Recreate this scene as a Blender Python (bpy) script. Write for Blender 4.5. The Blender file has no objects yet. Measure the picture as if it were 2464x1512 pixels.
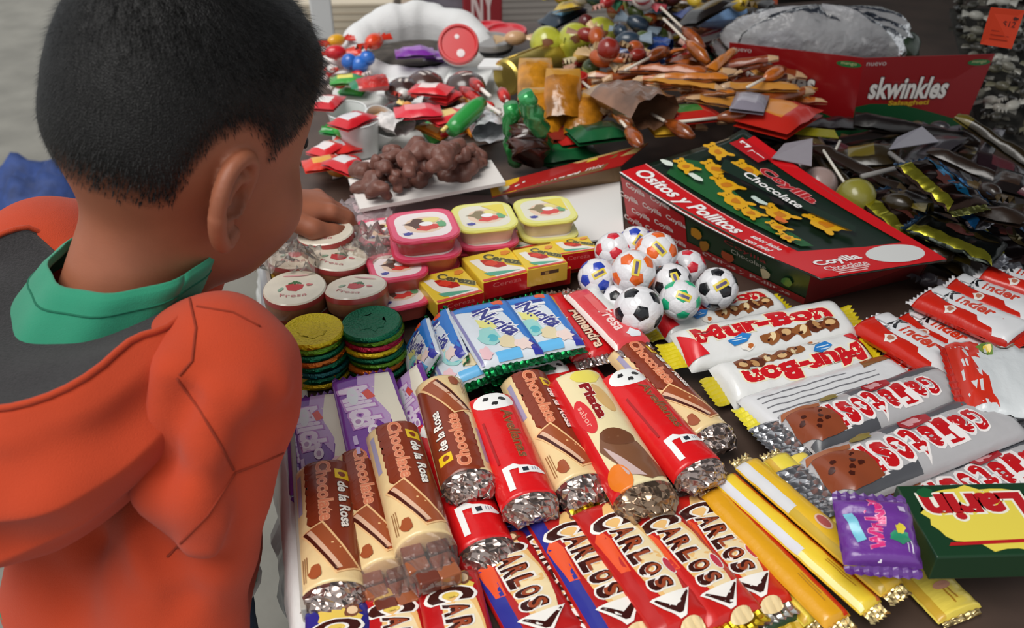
import bpy, bmesh, math, random
import numpy as np
from math import radians as R, sin, cos, pi
from mathutils import Vector as V, Matrix
from mathutils.bvhtree import BVHTree
import mathutils.noise as mnoise

SC = bpy.context.scene
COL = SC.collection
random.seed(7)
TZ = 0.70                                   # height of the stall table
# ------------------------------------------------------------------ camera, sky, lights, exposure
CAM_Z, PITCH, FPX = 1.20, R(33), 2100.0
cd = bpy.data.cameras.new('camera')
cam = bpy.data.objects.new('camera', cd); COL.objects.link(cam)
cam.location = (0, 0, CAM_Z); cam.rotation_euler = (pi/2 - PITCH, 0, 0)
cd.sensor_width = 36; cd.lens = 36 * FPX / 2464; cd.clip_start = .02; cd.clip_end = 60
cd.dof.use_dof = True; cd.dof.focus_distance = .74; cd.dof.aperture_fstop = 8.0
SC.camera = cam
w = bpy.data.worlds.new('sky'); SC.world = w; w.use_nodes = True
nt = w.node_tree; nt.nodes.clear()
bg = nt.nodes.new('ShaderNodeBackground'); wo = nt.nodes.new('ShaderNodeOutputWorld')
bg.inputs[0].default_value = (.93, .97, 1.0, 1); bg.inputs[1].default_value = .64
nt.links.new(bg.outputs[0], wo.inputs[0])
sl = bpy.data.lights.new('sun', 'SUN'); sl.energy = 3.0; sl.angle = R(40); sl.color = (1, .97, .92)
so = bpy.data.objects.new('sun', sl); COL.objects.link(so)
so.rotation_euler = V((.30, .42, -1)).to_track_quat('-Z', 'Y').to_euler()
SC.view_settings.view_transform = 'Standard'; SC.view_settings.look = 'None'
SC.view_settings.gamma = 1; SC.view_settings.use_curve_mapping = False
SC.view_settings.exposure = -0.10

# ------------------------------------------------------------------ geometry of the view (metres on the table)
CP, SP = cos(PITCH), sin(PITCH)
def ray(px, py):
    a, b = (px - 1232) / FPX, (756 - py) / FPX
    return V((a, CP + b * SP, -SP + b * CP))
def P(px, py, z=0.0):                        # point at height z above the table
    d = ray(px, py); t = (TZ + z - CAM_Z) / d.z
    return V((d.x * t, d.y * t, TZ + z))
def D(px, py, d):                            # point at forward distance d
    r = ray(px, py); return V((r.x * d, r.y * d, CAM_Z + r.z * d))
def pix(p):
    y, z = p[1], p[2] - CAM_Z
    dep = y * CP - z * SP; up = y * SP + z * CP
    return (1232 + p[0] / dep * FPX, 756 - up / dep * FPX, dep)

# ------------------------------------------------------------------ materials
def lin(h):
    h = h.lstrip('#'); out = []
    for i in (0, 2, 4):
        c = int(h[i:i+2], 16) / 255
        out.append(c / 12.92 if c <= .04045 else ((c + .055) / 1.055) ** 2.4)
    return (*out, 1)
MATS = {}
def mat(col, rough=.45, metal=0., var=0., vs=40., col2=None, bump=0., bs=200., coat=0., sheen=0., alpha=1., kind='noise', sss=0.):
    key = (col, rough, metal, var, vs, col2, bump, bs, coat, sheen, alpha, kind, sss)
    if key in MATS: return MATS[key]
    m = bpy.data.materials.new('m_' + col.lstrip('#') + '_' + str(len(MATS))); m.use_nodes = True
    n = m.node_tree.nodes; l = m.node_tree.links; b = n['Principled BSDF']
    b.inputs['Base Color'].default_value = lin(col); b.inputs['Roughness'].default_value = rough
    b.inputs['Metallic'].default_value = metal; b.inputs['Coat Weight'].default_value = coat
    b.inputs['Coat Roughness'].default_value = .12
    if sheen: b.inputs['Sheen Weight'].default_value = sheen; b.inputs['Sheen Roughness'].default_value = .6
    if sss: b.inputs['Subsurface Weight'].default_value = sss; b.inputs['Subsurface Radius'].default_value = (.012, .004, .002)
    if alpha < 1: b.inputs['Alpha'].default_value = alpha
    tc = n.new('ShaderNodeTexCoord')
    if var or col2:
        t = n.new('ShaderNodeTexNoise'); t.inputs['Scale'].default_value = vs; t.inputs['Detail'].default_value = 4
        l.new(tc.outputs['Object'], t.inputs['Vector'])
        mx = n.new('ShaderNodeMix'); mx.data_type = 'RGBA'
        rp = n.new('ShaderNodeMapRange'); rp.inputs[1].default_value = .35; rp.inputs[2].default_value = .65
        l.new(t.outputs['Fac'], rp.inputs[0]); l.new(rp.outputs[0], mx.inputs[0])
        c = lin(col)
        mx.inputs[6].default_value = c
        mx.inputs[7].default_value = lin(col2) if col2 else tuple(min(1, x * (1 + var)) for x in c[:3]) + (1,)
        if not col2: mx.inputs[6].default_value = tuple(x * (1 - var) for x in c[:3]) + (1,)
        l.new(mx.outputs[2], b.inputs['Base Color'])
    if bump:
        if kind == 'crinkle':
            t = n.new('ShaderNodeTexVoronoi'); t.inputs['Scale'].default_value = bs; o = t.outputs['Distance']
        else:
            t = n.new('ShaderNodeTexNoise'); t.inputs['Scale'].default_value = bs; t.inputs['Detail'].default_value = 3; o = t.outputs['Fac']
        l.new(tc.outputs['Object'], t.inputs['Vector'])
        bp = n.new('ShaderNodeBump'); bp.inputs['Strength'].default_value = bump; bp.inputs['Distance'].default_value = .003
        l.new(o, bp.inputs['Height']); l.new(bp.outputs[0], b.inputs['Normal'])
    MATS[key] = m; return m
def paper(c, **k): return mat(c, rough=k.pop('rough', .6), **k)
def ink(c): return mat(c, rough=.32, coat=.25)                       # print under a glossy film
def film(c): return mat(c, rough=.3, coat=.35, bump=.25, bs=90)      # printed plastic wrapper
def foil(c, s=160, r=.28): return mat(c, rough=r, metal=.9, bump=.8, bs=s, kind='crinkle')
CLEAR = {}
def clear(tint='#ffffff', op=.12, crink=.6):                          # thin transparent film
    k = (tint, op, crink)
    if k in CLEAR: return CLEAR[k]
    m = bpy.data.materials.new('m_clear_film'); m.use_nodes = True
    n = m.node_tree.nodes; l = m.node_tree.links; n.clear()
    out = n.new('ShaderNodeOutputMaterial'); tr = n.new('ShaderNodeBsdfTransparent'); tr.inputs[0].default_value = lin(tint)
    gl = n.new('ShaderNodeBsdfGlossy'); gl.inputs['Roughness'].default_value = .25
    df = n.new('ShaderNodeBsdfDiffuse'); df.inputs[0].default_value = lin(tint)
    m1 = n.new('ShaderNodeMixShader'); m1.inputs[0].default_value = op
    m2 = n.new('ShaderNodeMixShader'); lw = n.new('ShaderNodeLayerWeight'); lw.inputs[0].default_value = .25
    tc = n.new('ShaderNodeTexCoord'); t = n.new('ShaderNodeTexNoise'); t.inputs['Scale'].default_value = 70
    bp = n.new('ShaderNodeBump'); bp.inputs['Strength'].default_value = crink; bp.inputs['Distance'].default_value = .01
    l.new(tc.outputs['Object'], t.inputs['Vector']); l.new(t.outputs['Fac'], bp.inputs['Height'])
    l.new(bp.outputs[0], gl.inputs['Normal']); l.new(bp.outputs[0], df.inputs['Normal'])
    l.new(tr.outputs[0], m1.inputs[1]); l.new(df.outputs[0], m1.inputs[2])
    l.new(lw.outputs['Fresnel'], m2.inputs[0]); l.new(m1.outputs[0], m2.inputs[1]); l.new(gl.outputs[0], m2.inputs[2])
    l.new(m2.outputs[0], out.inputs[0]); CLEAR[k] = m; return m

# ------------------------------------------------------------------ objects
def tag(o, label=None, cat=None, group=None, kind=None):
    for k, v in (('label', label), ('category', cat), ('group', group), ('kind', kind)):
        if v: o[k] = v
    return o
def thing(name, label=None, cat=None, group=None, M=None):
    o = bpy.data.objects.new(name, None); COL.objects.link(o); o.empty_display_size = .02
    if M is not None: o.matrix_world = M
    return tag(o, label, cat, group)
def mesh(name, vs, fs, mats, parent=None, smooth=True, mi=None, M=None):
    me = bpy.data.meshes.new(name); me.from_pydata([tuple(v) for v in vs], [], [tuple(int(i) for i in f) for f in fs]); me.update()
    return link(name, me, mats, parent, smooth, mi, M)
def link(name, me, mats, parent=None, smooth=True, mi=None, M=None):
    for m in (mats if isinstance(mats, (list, tuple)) else [mats]): me.materials.append(m)
    if mi is not None: me.polygons.foreach_set('material_index', mi)
    me.polygons.foreach_set('use_smooth', [bool(smooth)] * len(me.polygons))
    o = bpy.data.objects.new(name, me); COL.objects.link(o)
    if parent: o.parent = parent
    if M is not None: o.matrix_local = M
    return o
def frombm(name, bm, mats, parent=None, smooth=True, M=None, auto=None):
    me = bpy.data.meshes.new(name); bm.to_mesh(me); bm.free()
    mi = [p.material_index for p in me.polygons]
    o = link(name, me, mats, parent, smooth, mi, M)
    if auto is not None: me.set_sharp_from_angle(angle=R(auto))
    return o
USED = set()
KIDS = {}
def kids(o):
    if o.name not in KIDS: KIDS[o.name] = [c for c in o.children]
    return KIDS[o.name]
def dup(root):
    if root.name not in USED:
        USED.add(root.name); kids(root)
        for c in kids(root): kids(c)
        return root
    r = root.copy(); COL.objects.link(r)
    for c in kids(root):
        k = c.copy(); COL.objects.link(k); k.parent = r
        for g in kids(c):
            q = g.copy(); COL.objects.link(q); q.parent = k
    return r
def put(root, M, label, group=None, sc=None):
    o = dup(root); o.matrix_world = M if sc is None else M @ Matrix.Diagonal((*sc, 1))
    o['label'] = label
    if group: o['group'] = group
    return o
def frame(o, x, up=V((0, 0, 1))):
    x = V(x).normalized(); y = up.cross(x).normalized(); z = x.cross(y)
    return Matrix(((x.x, y.x, z.x, o.x), (x.y, y.y, z.y, o.y), (x.z, y.z, z.z, o.z), (0, 0, 0, 1)))
def span(A, B, roll=0.):                      # frame at the middle of A..B, x along it
    return frame((A + B) / 2, B - A) @ Matrix.Rotation(roll, 4, 'X')
def at(p, rz=0., rx=0., ry=0., s=1.):
    return Matrix.Translation(p) @ Matrix.Rotation(rz, 4, 'Z') @ Matrix.Rotation(ry, 4, 'Y') @ Matrix.Rotation(rx, 4, 'X') @ Matrix.Scale(s, 4)
def tube(name, pts, r, m, parent=None, n=8, closed=False, cap=True):
    pts = [V(p) for p in pts]; vs, fs = [], []; k = len(pts)
    rr = r if isinstance(r, (list, tuple)) else [r] * k
    up = V((.13, .31, .94))
    for i, p in enumerate(pts):
        a, b = pts[(i - 1) % k if closed else max(i - 1, 0)], pts[(i + 1) % k if closed else min(i + 1, k - 1)]
        t = (b - a).normalized(); s = t.cross(up).normalized(); q = s.cross(t)
        for j in range(n):
            an = 2 * pi * j / n; vs.append(p + (s * cos(an) + q * sin(an)) * rr[i])
    for i in range(k if closed else k - 1):
        for j in range(n):
            a, b = i * n, ((i + 1) % k) * n
            fs.append((a + j, b + j, b + (j + 1) % n, a + (j + 1) % n))
    if cap and not closed: fs += [tuple(range(n)), tuple(range((k - 1) * n, k * n))[::-1]]
    return mesh(name, vs, fs, m, parent)
def boxbm(sx, sy, sz, z0=0., bev=.001, seg=2):
    bm = bmesh.new(); bmesh.ops.create_cube(bm, size=1)
    bmesh.ops.scale(bm, vec=(sx, sy, sz), verts=bm.verts); bmesh.ops.translate(bm, vec=(0, 0, z0 + sz / 2), verts=bm.verts)
    if bev: bmesh.ops.bevel(bm, geom=bm.edges[:], offset=bev, segments=seg, affect='EDGES', profile=.5)
    return bm
def box(name, sx, sy, sz, m, parent=None, z0=0., bev=.001, M=None):
    return frombm(name, boxbm(sx, sy, sz, z0, bev), m, parent, False, M)
def lathe(name, prof, m, parent=None, n=28, M=None, mi=None):
    vs, fs, ms = [], [], []
    for r, z in prof:
        for j in range(n): vs.append((r * cos(2*pi*j/n), r * sin(2*pi*j/n), z))
    for i in range(len(prof) - 1):
        for j in range(n):
            fs.append((i*n + j, i*n + (j+1) % n, (i+1)*n + (j+1) % n, (i+1)*n + j)); ms.append(mi[i] if mi else 0)
    o = mesh(name, vs, fs, m, parent, True, ms, M); o.data.set_sharp_from_angle(angle=R(40)); return o
def grid(name, f, nu, nv, m, parent=None, thick=0., closed=False, smooth=True, M=None):
    vs = [f(i / (nu - 1), j / (nv - 1)) for i in range(nu) for j in range(nv)]
    fs = [(i*nv + j, (i+1)*nv + j, (i+1)*nv + j + 1, i*nv + j + 1) for i in range(nu - 1) for j in range(nv - 1)]
    o = mesh(name, vs, fs, m, parent, smooth, None, M)
    if thick:
        bm = bmesh.new(); bm.from_mesh(o.data); bmesh.ops.recalc_face_normals(bm, faces=bm.faces)
        bmesh.ops.solidify(bm, geom=bm.faces[:], thickness=thick); bm.to_mesh(o.data); bm.free()
        o.data.polygons.foreach_set('use_smooth', [smooth] * len(o.data.polygons))
    return o
def fbm(p, s, o=3): return mnoise.fractal(V(p) * s, 1.0, 2.0, o)

# ------------------------------------------------------------------ print on packets: flat shapes and letters laid on a surface
TXT = {}
def textmesh(s, bold, shear):
    k = (s, bold, shear)
    if k not in TXT:
        c = bpy.data.curves.new('t', 'FONT'); c.body = s; c.size = 1; c.offset = bold; c.shear = shear; c.resolution_u = 3; c.fill_mode = 'FRONT'
        o = bpy.data.objects.new('t', c); me = bpy.data.meshes.new_from_object(o)
        TXT[k] = ([tuple(v.co)[:2] for v in me.vertices], [tuple(p.vertices) for p in me.polygons])
        bpy.data.objects.remove(o); bpy.data.curves.remove(c); bpy.data.meshes.remove(me)
    return TXT[k]
class Art:
    def __init__(s): s.it = []; s.k = 0
    def add(s, vs, fs, m, txt=False):
        s.it.append((vs, fs, m, txt, .00022 + .00006 * len(s.it))); return s
    def poly(s, pts, m): return s.add([tuple(p) for p in pts], [tuple(range(len(pts)))], m)
    def rect(s, x0, y0, x1, y1, m): return s.poly([(x0, y0), (x1, y0), (x1, y1), (x0, y1)], m)
    def ell(s, cx, cy, rx, ry, m, n=18, rot=0., a0=0., a1=2*pi):
        c, q = cos(rot), sin(rot); pts = []
        for i in range(n):
            a = a0 + (a1 - a0) * i / (n if a1 - a0 > 6.2 else n - 1); x, y = rx * cos(a), ry * sin(a)
            pts.append((cx + x*c - y*q, cy + x*q + y*c))
        return s.poly(pts, m)
    def blob(s, cx, cy, rx, ry, m, n=14, j=.25, seed=0, rot=0.):
        rn = random.Random(seed); pts = []
        for i in range(n):
            a = 2*pi*i/n; k = 1 + rn.uniform(-j, j); x, y = rx*k*cos(a), ry*k*sin(a)
            pts.append((cx + x*cos(rot) - y*sin(rot), cy + x*sin(rot) + y*cos(rot)))
        return s.poly(pts, m)
    def text(s, t, cx, cy, wd, ht, m, bold=.0, shear=0., rot=0., out=None, ow=.035, arc=0.):
        b, _ = textmesh(t, bold, shear)
        xs = [p[0] for p in b]; ys = [p[1] for p in b]
        x0, x1, y0, y1 = min(xs), max(xs), min(ys), max(ys); kx, ky = wd / (x1 - x0), ht / (y1 - y0)
        def go(bb, mm):
            vs, fs = textmesh(t, bb, shear); q = []
            for x, y in vs:
                X, Y = (x - (x0 + x1) / 2) * kx, (y - (y0 + y1) / 2) * ky
                Y += arc * (1 - (2 * X / wd) ** 2)
                q.append((cx + X*cos(rot) - Y*sin(rot), cy + X*sin(rot) + Y*cos(rot)))
            s.add(q, fs, mm, True)
        if out is not None: go(bold + ow, out)
        go(bold, m); return s
    def word(s, its, m, out, ow, bold=.05):                               # letters one by one, all outlines under all faces
        n0 = len(s.it)
        for t, x, y, wd, ht in its: s.text(t, x, y, wd, ht, m, bold, out=out, ow=ow)
        q = s.it[n0:]; q = q[0::2] + q[1::2]
        s.it[n0:] = [(a, b, c, d, .00022 + .00006 * (n0 + (0 if i < len(its) else 1))) for i, (a, b, c, d, e) in enumerate(q)]; return s
    def lines(s, x0, y0, x1, n, gap, m, h=.0006, seed=1):                # unreadable small print
        rn = random.Random(seed)
        for i in range(n):
            s.rect(x0, y0 - i*gap, x0 + (x1 - x0) * rn.uniform(.7, 1), y0 - i*gap + h, m)
        return s
    def build(s, f, us, vs_, parent, names=('printed_pattern', 'lettering')):
        for ti, nm in enumerate(names):
            its = [i for i in s.it if i[3] == bool(ti)]
            if not its: continue
            bm = bmesh.new(); ms = []
            for vs, fs, m, _t, z in its:
                if m not in ms: ms.append(m)
                k = ms.index(m); b = [bm.verts.new((x, y, z)) for x, y in vs]
                for q in fs:
                    try: fc = bm.faces.new([b[i] for i in q]); fc.material_index = k
                    except ValueError: pass
            big = [fc for fc in bm.faces if len(fc.verts) > 4]
            if big: bmesh.ops.triangulate(bm, faces=big)
            for ax, cuts in ((0, us), (1, vs_)):
                for c in cuts:
                    co = (c, 0, 0) if ax == 0 else (0, c, 0); no = (1, 0, 0) if ax == 0 else (0, 1, 0)
                    bmesh.ops.bisect_plane(bm, geom=bm.verts[:] + bm.edges[:] + bm.faces[:], plane_co=co, plane_no=no, dist=1e-7)
            for v in bm.verts: v.co = f(v.co.x, v.co.y, v.co.z)
            for fc in bm.faces:
                fc.normal_update()
            frombm(nm, bm, ms, parent, True)
        return s
    def flat(s, M, parent, names=('printed_pattern', 'lettering')):      # on a plane: M maps (x, y, height)
        return s.build(lambda x, y, z: M @ V((x, y, z)), (), (), parent, names)

# ------------------------------------------------------------------ smooth solids from distance fields (people, lumps)
def surfnet(fn, lo, hi, h):
    ax = [np.arange(lo[i], hi[i] + h, h, dtype=np.float32) for i in range(3)]
    G = np.stack(np.meshgrid(*ax, indexing='ij'), -1); n = G.shape[:3]
    Dv = fn(G.reshape(-1, 3)).reshape(n).astype(np.float32); S = Dv < 0
    c = [np.index_exp[(slice(1, None) if i else slice(None, -1)), (slice(1, None) if j else slice(None, -1)), (slice(1, None) if k else slice(None, -1))] for i in (0, 1) for j in (0, 1) for k in (0, 1)]
    cnt = sum(S[q].astype(np.int8) for q in c); mixed = (cnt > 0) & (cnt < 8)
    I = np.argwhere(mixed); idx = -np.ones(mixed.shape, np.int64); idx[mixed] = np.arange(len(I))
    acc = np.zeros((len(I), 3)); num = np.zeros(len(I))
    offs = [(i, j, k) for i in (0, 1) for j in (0, 1) for k in (0, 1)]
    for a in range(8):
        for b in range(a + 1, 8):
            oa, ob = np.array(offs[a]), np.array(offs[b])
            if np.abs(oa - ob).sum() != 1: continue
            da = Dv[tuple((I + oa).T)]; db = Dv[tuple((I + ob).T)]; mk = (da < 0) != (db < 0)
            t = np.where(mk, da / np.where(mk, da - db, 1), 0)[:, None]
            acc += np.where(mk[:, None], oa + t * (ob - oa), 0); num += mk
    vs = (I + acc / num[:, None]) * h + np.array(lo)
    fs = []
    for d in range(3):
        e1, e2 = [(1, 2), (2, 0), (0, 1)][d]
        sl0 = [slice(None)] * 3; sl1 = [slice(None)] * 3; sl0[d] = slice(None, -1); sl1[d] = slice(1, None)
        A, B = S[tuple(sl0)], S[tuple(sl1)]
        E = np.argwhere(A != B); ok = (E[:, e1] > 0) & (E[:, e2] > 0) & (E[:, e1] < n[e1] - 1) & (E[:, e2] < n[e2] - 1); E = E[ok]
        def cell(x, y):
            q = E.copy(); q[:, e1] -= x; q[:, e2] -= y; return idx[tuple(q.T)]
        Q = np.stack([cell(1, 1), cell(0, 1), cell(0, 0), cell(1, 0)], 1)
        fl = ~A[tuple(E.T)]; Q[fl] = Q[fl][:, ::-1]; fs.append(Q)
    return vs, np.concatenate(fs)
def ellip(p, c, r, A=None):
    q = p - np.array(c, np.float32)
    if A is not None: q = q @ np.array(A, np.float32).T
    r = np.array(r, np.float32); k0 = np.linalg.norm(q / r, axis=1); k1 = np.linalg.norm(q / (r * r), axis=1) + 1e-9
    return k0 * (k0 - 1) / k1
def caps(p, a, b, ra, rb):
    a = np.array(a, np.float32); b = np.array(b, np.float32); ab = b - a
    t = np.clip((p - a) @ ab / (ab @ ab), 0, 1)
    return np.linalg.norm(p - a - t[:, None] * ab, axis=1) - (ra + (rb - ra) * t)
def segd(p, a, b): return caps(p, a, b, 0, 0)
def smin(a, b, k):
    h = np.clip(.5 + .5 * (b - a) / k, 0, 1); return b + (a - b) * h - k * h * (1 - h)
def smax(a, b, k): return -smin(-a, -b, k)

# ------------------------------------------------------------------ let the placed things rest on each other instead of crossing
def tris(o, mw):
    me = o.data; co = np.empty(3 * len(me.vertices), np.float32); me.vertices.foreach_get('co', co)
    m = np.array(mw, np.float32); return co.reshape(-1, 3) @ m[:3, :3].T + m[:3, 3], [tuple(p.vertices) for p in me.polygons]
HEAPS = {}                                      # sweets lying loose in a heap: (what it is, heap, rows)
def settle(fixed, near, step=.002, most=17):
    done = []; todo = []
    for o in list(COL.objects):
        if o.parent or o.get('kind') == 'structure' or o.type in ('CAMERA', 'LIGHT') or not o.get('label'): continue
        vs, fs = [], []; stack = [(o, o.matrix_world.copy() if o.type == 'EMPTY' else o.matrix_basis.copy())]
        while stack:
            q, mw = stack.pop()
            if q.type == 'MESH' and not any(k in q.name for k in ('lettering', 'pattern', 'sticker', 'hair', 'seam')):
                v, f = tris(q, mw); b = sum(map(len, vs)); vs.append(v); fs += [tuple(b + i for i in t) for t in f]
            for c in (kids(q) if q.name in KIDS else q.children): stack.append((c, mw @ c.matrix_basis))
        if not vs: continue
        vs = np.concatenate(vs); todo.append([o, vs, fs, vs.min(0), vs.max(0)])
    for it in todo:
        if it[0].name.split('.')[0] in fixed: done.append([it[3], it[4], BVHTree.FromPolygons(it[1].tolist(), it[2])]); it[0] = None
    todo = sorted([t for t in todo if t[0]], key=lambda t: (t[0].name.split('.')[0] not in near, float(t[1][:, 2].mean())))
    for o, vs, fs, lo, hi in todo:
        ok = False; nr = o.name.split('.')[0] in near
        for k in range(9 if nr else most):
            dz = k * (.0008 if nr else step); l2, h2 = lo + np.array([0, 0, dz]), hi + np.array([0, 0, dz])
            near = [d for d in done if (d[0] < h2).all() and (d[1] > l2).all()]
            t = BVHTree.FromPolygons((vs + np.array([0, 0, dz], np.float32)).tolist(), fs)
            if not any(t.overlap(d[2]) for d in near): ok = True; break
        if not ok and o.name in HEAPS: HEAPS.pop(o.name); bpy.data.objects.remove(o); continue
        if not ok:
            dz = 0 if nr else step * 2; l2, h2 = lo + np.array([0, 0, dz]), hi + np.array([0, 0, dz]); t = BVHTree.FromPolygons((vs + np.array([0, 0, dz], np.float32)).tolist(), fs)
        if dz: o.location.z += dz
        done.append([l2, h2, t])

    hs = {}
    for nm, (txt, hp_, rows) in HEAPS.items():
        o = bpy.data.objects[nm]; q = pix(o.location); hs.setdefault((hp_, rows), []).append((o, q[0], q[1], txt))
    for (hp_, rows), it in hs.items():
        it.sort(key=lambda r: -r[2])
        for r, rl in zip(it, rowlabel(it, rows)): r[0]['label'] = f'{r[3]}, {rl}'
# ------------------------------------------------------------------ the boy
AZ, PT, RL = R(55), R(27), R(-4)
Fh = V((cos(AZ), sin(AZ), 0)); Rh = V((sin(AZ), -cos(AZ), 0)); Z = V((0, 0, 1))
H0 = D(466, 262, .60)
F = (Fh * cos(PT) - Z * sin(PT)); U0 = (Z * cos(PT) + Fh * sin(PT))
RR = (Rh * cos(RL) + U0 * sin(RL)); U = RR.cross(F)
AX = np.array([RR, F, U], np.float32)         # head axes: right, front, up
def hl(x, y, z): return H0 + RR * x + F * y + U * z
def hn(x, y, z): return np.array(hl(x, y, z), np.float32)
skin = mat('#96593f', rough=.55, var=.07, vs=30, bump=.05, bs=900, sss=.08)
NB = D(268, 715, .625)                         # base of the neck
NK = D(335, 600, .615)
SHR = D(530, 885, .585)                         # right shoulder
SHL = NB - Rh * .125 + Fh * .02 + Z * -.02
HIP = V((-.335, .480, .50))
HANDL = P(786, 492, .074)
EAR = []
def headsdf(p):
    c = lambda x, y, z: hn(x, y, z)
    d = ellip(p, c(0, -.004, .012), (.0715, .089, .084), AX)
    d = smin(d, ellip(p, c(0, -.03, -.02), (.064, .058, .06), AX), .02)           # back of the skull
    d = smin(d, ellip(p, c(0, .036, -.058), (.055, .050, .056), AX), .03)          # face
    d = smin(d, ellip(p, c(0, .045, -.092), (.034, .034, .026), AX), .028)         # chin
    for s in (1, -1):
        d = smin(d, ellip(p, c(.033 * s, .052, -.055), (.027, .026, .028), AX), .02)   # cheeks
        d = smax(d, -ellip(p, c(.028 * s, .093, -.022), (.014, .012, .009), AX), .008)   # eye sockets
    d = smin(d, caps(p, c(0, .082, -.025), c(0, .092, -.047), .006, .009), .01)      # nose
    for s in (1, -1): d = smin(d, ellip(p, c(.009 * s, .087, -.049), (.007, .007, .006), AX), .006)
    d = smin(d, ellip(p, c(0, .083, -.068), (.018, .008, .004), AX), .005)            # lips
    d = smin(d, ellip(p, c(0, .080, -.075), (.015, .008, .0045), AX), .005)
    d = smax(d, -caps(p, c(-.016, .092, -.0715), c(.016, .092, -.0715), .0018, .0018), .002)
    d = smin(d, caps(p, NK + (H0 - NK) * .55, NB - Z * .02, .044, .045), .028)          # neck
    d = smin(d, caps(p, NB - Z * .055 - Rh * .05, NB - Z * .055 + Rh * .05, .03, .03), .02)
    for s in (1, -1):                                                              # ears
        e = lambda b, u, o: hn(s * (.0640 + o * .0110), .002 - b * .0122, -.047 + u * .0122)
        ctr = e(1.0, .2, .5); sel = np.linalg.norm(p - ctr, axis=1) < .048; q = p[sel]
        ring = [(-.1, .7, .0), (.05, 1.8, .35), (.7, 2.6, .8), (1.6, 2.6, 1.2), (2.35, 1.8, 1.45), (2.55, .6, 1.5), (2.15, -.7, 1.2), (1.4, -1.8, .75), (.6, -2.3, .35), (.0, -1.7, .0)]
        rg = []
        for i in range(len(ring) - 1):
            p0, p1, p2, p3 = [np.array(ring[max(0, min(len(ring) - 1, i + k))]) for k in (-1, 0, 1, 2)]
            for k in (0, .33, .67): rg.append(.5 * (2*p1 + (p2-p0)*k + (2*p0-5*p1+4*p2-p3)*k*k + (3*p1-p0-3*p2+p3)*k**3))
        rg.append(np.array(ring[-1])); de = None
        for i in range(len(rg) - 1):
            x = caps(q, e(*rg[i]), e(*rg[i + 1]), .0052 if i < 18 else .0060, .0052 if i < 18 else .0060); de = x if de is None else np.minimum(de, x)
        for b, u, o in rg[2:-2]: de = smin(de, caps(q, e(.4, .0, -.25), e(b, u, o - .50), .0055, .0026), .003)
        for a, b in (((.6, 1.5, .55), (1.4, 1.5, .95)), ((1.4, 1.5, .95), (1.7, .3, 1.05)), ((1.7, .3, 1.05), (1.2, -.9, .6)), ((.0, .35, .2), (.2, -.5, .4))):
            de = smin(de, caps(q, e(*a), e(*b), .0034, .0034), .004)                   # inner fold, tragus
        de = smax(de, -ellip(q, e(.85, .05, .72), (.0125, .0105, .013), AX), .003)       # concha
        d[sel] = smin(d[sel], de, .004)
    return d
vs, fs = surfnet(headsdf, tuple(np.minimum(np.array(H0), np.array(NB)) - .13), tuple(np.array(H0) + .13), .0021)
# arm and hand (the far arm reaching over the sweets), grown in the same body
WR = HANDL + V((-.060, -.035, .012))
hd = (HANDL - WR).normalized(); hs = hd.cross(Z).normalized()   # hs: towards the camera side
def handsdf(p, W, hd, hs, up, fist=.6, k=1.2):
    wn = np.array(W, np.float32); return k * hand_(wn + (p - wn) / k, W, hd, hs, up, fist)
def hand_(p, W, hd, hs, up, fist):
    d = ellip(p, np.array(W + hd * .034), (.031, .026, .0125), np.array([hd, hs, up]))
    d = smin(d, caps(p, np.array(W - hd * .05), np.array(W + hd * .01), .020, .0185), .018)
    for i, (off, ln) in enumerate(((.019, .040), (.0065, .045), (-.006, .041), (-.018, .033))):
        b = W + hd * .056 + hs * off; k = fist + .12 * (i - 1)
        p1 = b + hd * ln * .42 * cos(k * .6) - up * ln * .42 * sin(k * .6)
        p2 = p1 + hd * ln * .33 * cos(k * 1.7) - up * ln * .33 * sin(k * 1.7)
        p3 = p2 + hd * ln * .27 * cos(k * 2.4) - up * ln * .27 * sin(k * 2.4)
        f = caps(p, W + hd * .03 + hs * off * .7, b, .0085, .0078)
        f = smin(f, caps(p, b, p1, .0078, .0068), .002); f = smin(f, caps(p, p1, p2, .0068, .006), .002); f = smin(f, caps(p, p2, p3, .006, .005), .002)
        d = smin(d, f, .0035)
    t0 = W + hd * .012 + hs * .018; t1 = W + hd * .034 + hs * .034 - up * .008; t2 = W + hd * .054 + hs * .033 - up * .014; t3 = W + hd * .07 + hs * .028 - up * .017
    for a, b, ra, rb in ((t0, t1, .011, .0088), (t1, t2, .0088, .0076), (t2, t3, .0076, .006)): d = smin(d, caps(p, a, b, ra, rb), .004)
    return d
hup = hs.cross(hd) * 1.0
if hup.z < 0: hup = -hup
va, fa = surfnet(lambda p: handsdf(p, WR, hd, hs, hup, .75), tuple(np.array(WR) - .10), tuple(np.array(HANDL) + .10), .0020)
# near hand: hangs beside the table edge, hidden under the stall from here
ELR = V((-.245, .405, .655)); WRR = V((-.285, .535, .575))
hd2 = V((.1, .7, -.35)).normalized(); hs2 = hd2.cross(V((1, 0, .2))).normalized()
vb, fb = surfnet(lambda p: handsdf(p, WRR, hd2, -hs2, hs2.cross(hd2), .5), tuple(np.array(WRR) - .08), tuple(np.array(WRR) + .12), .0025)
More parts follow.
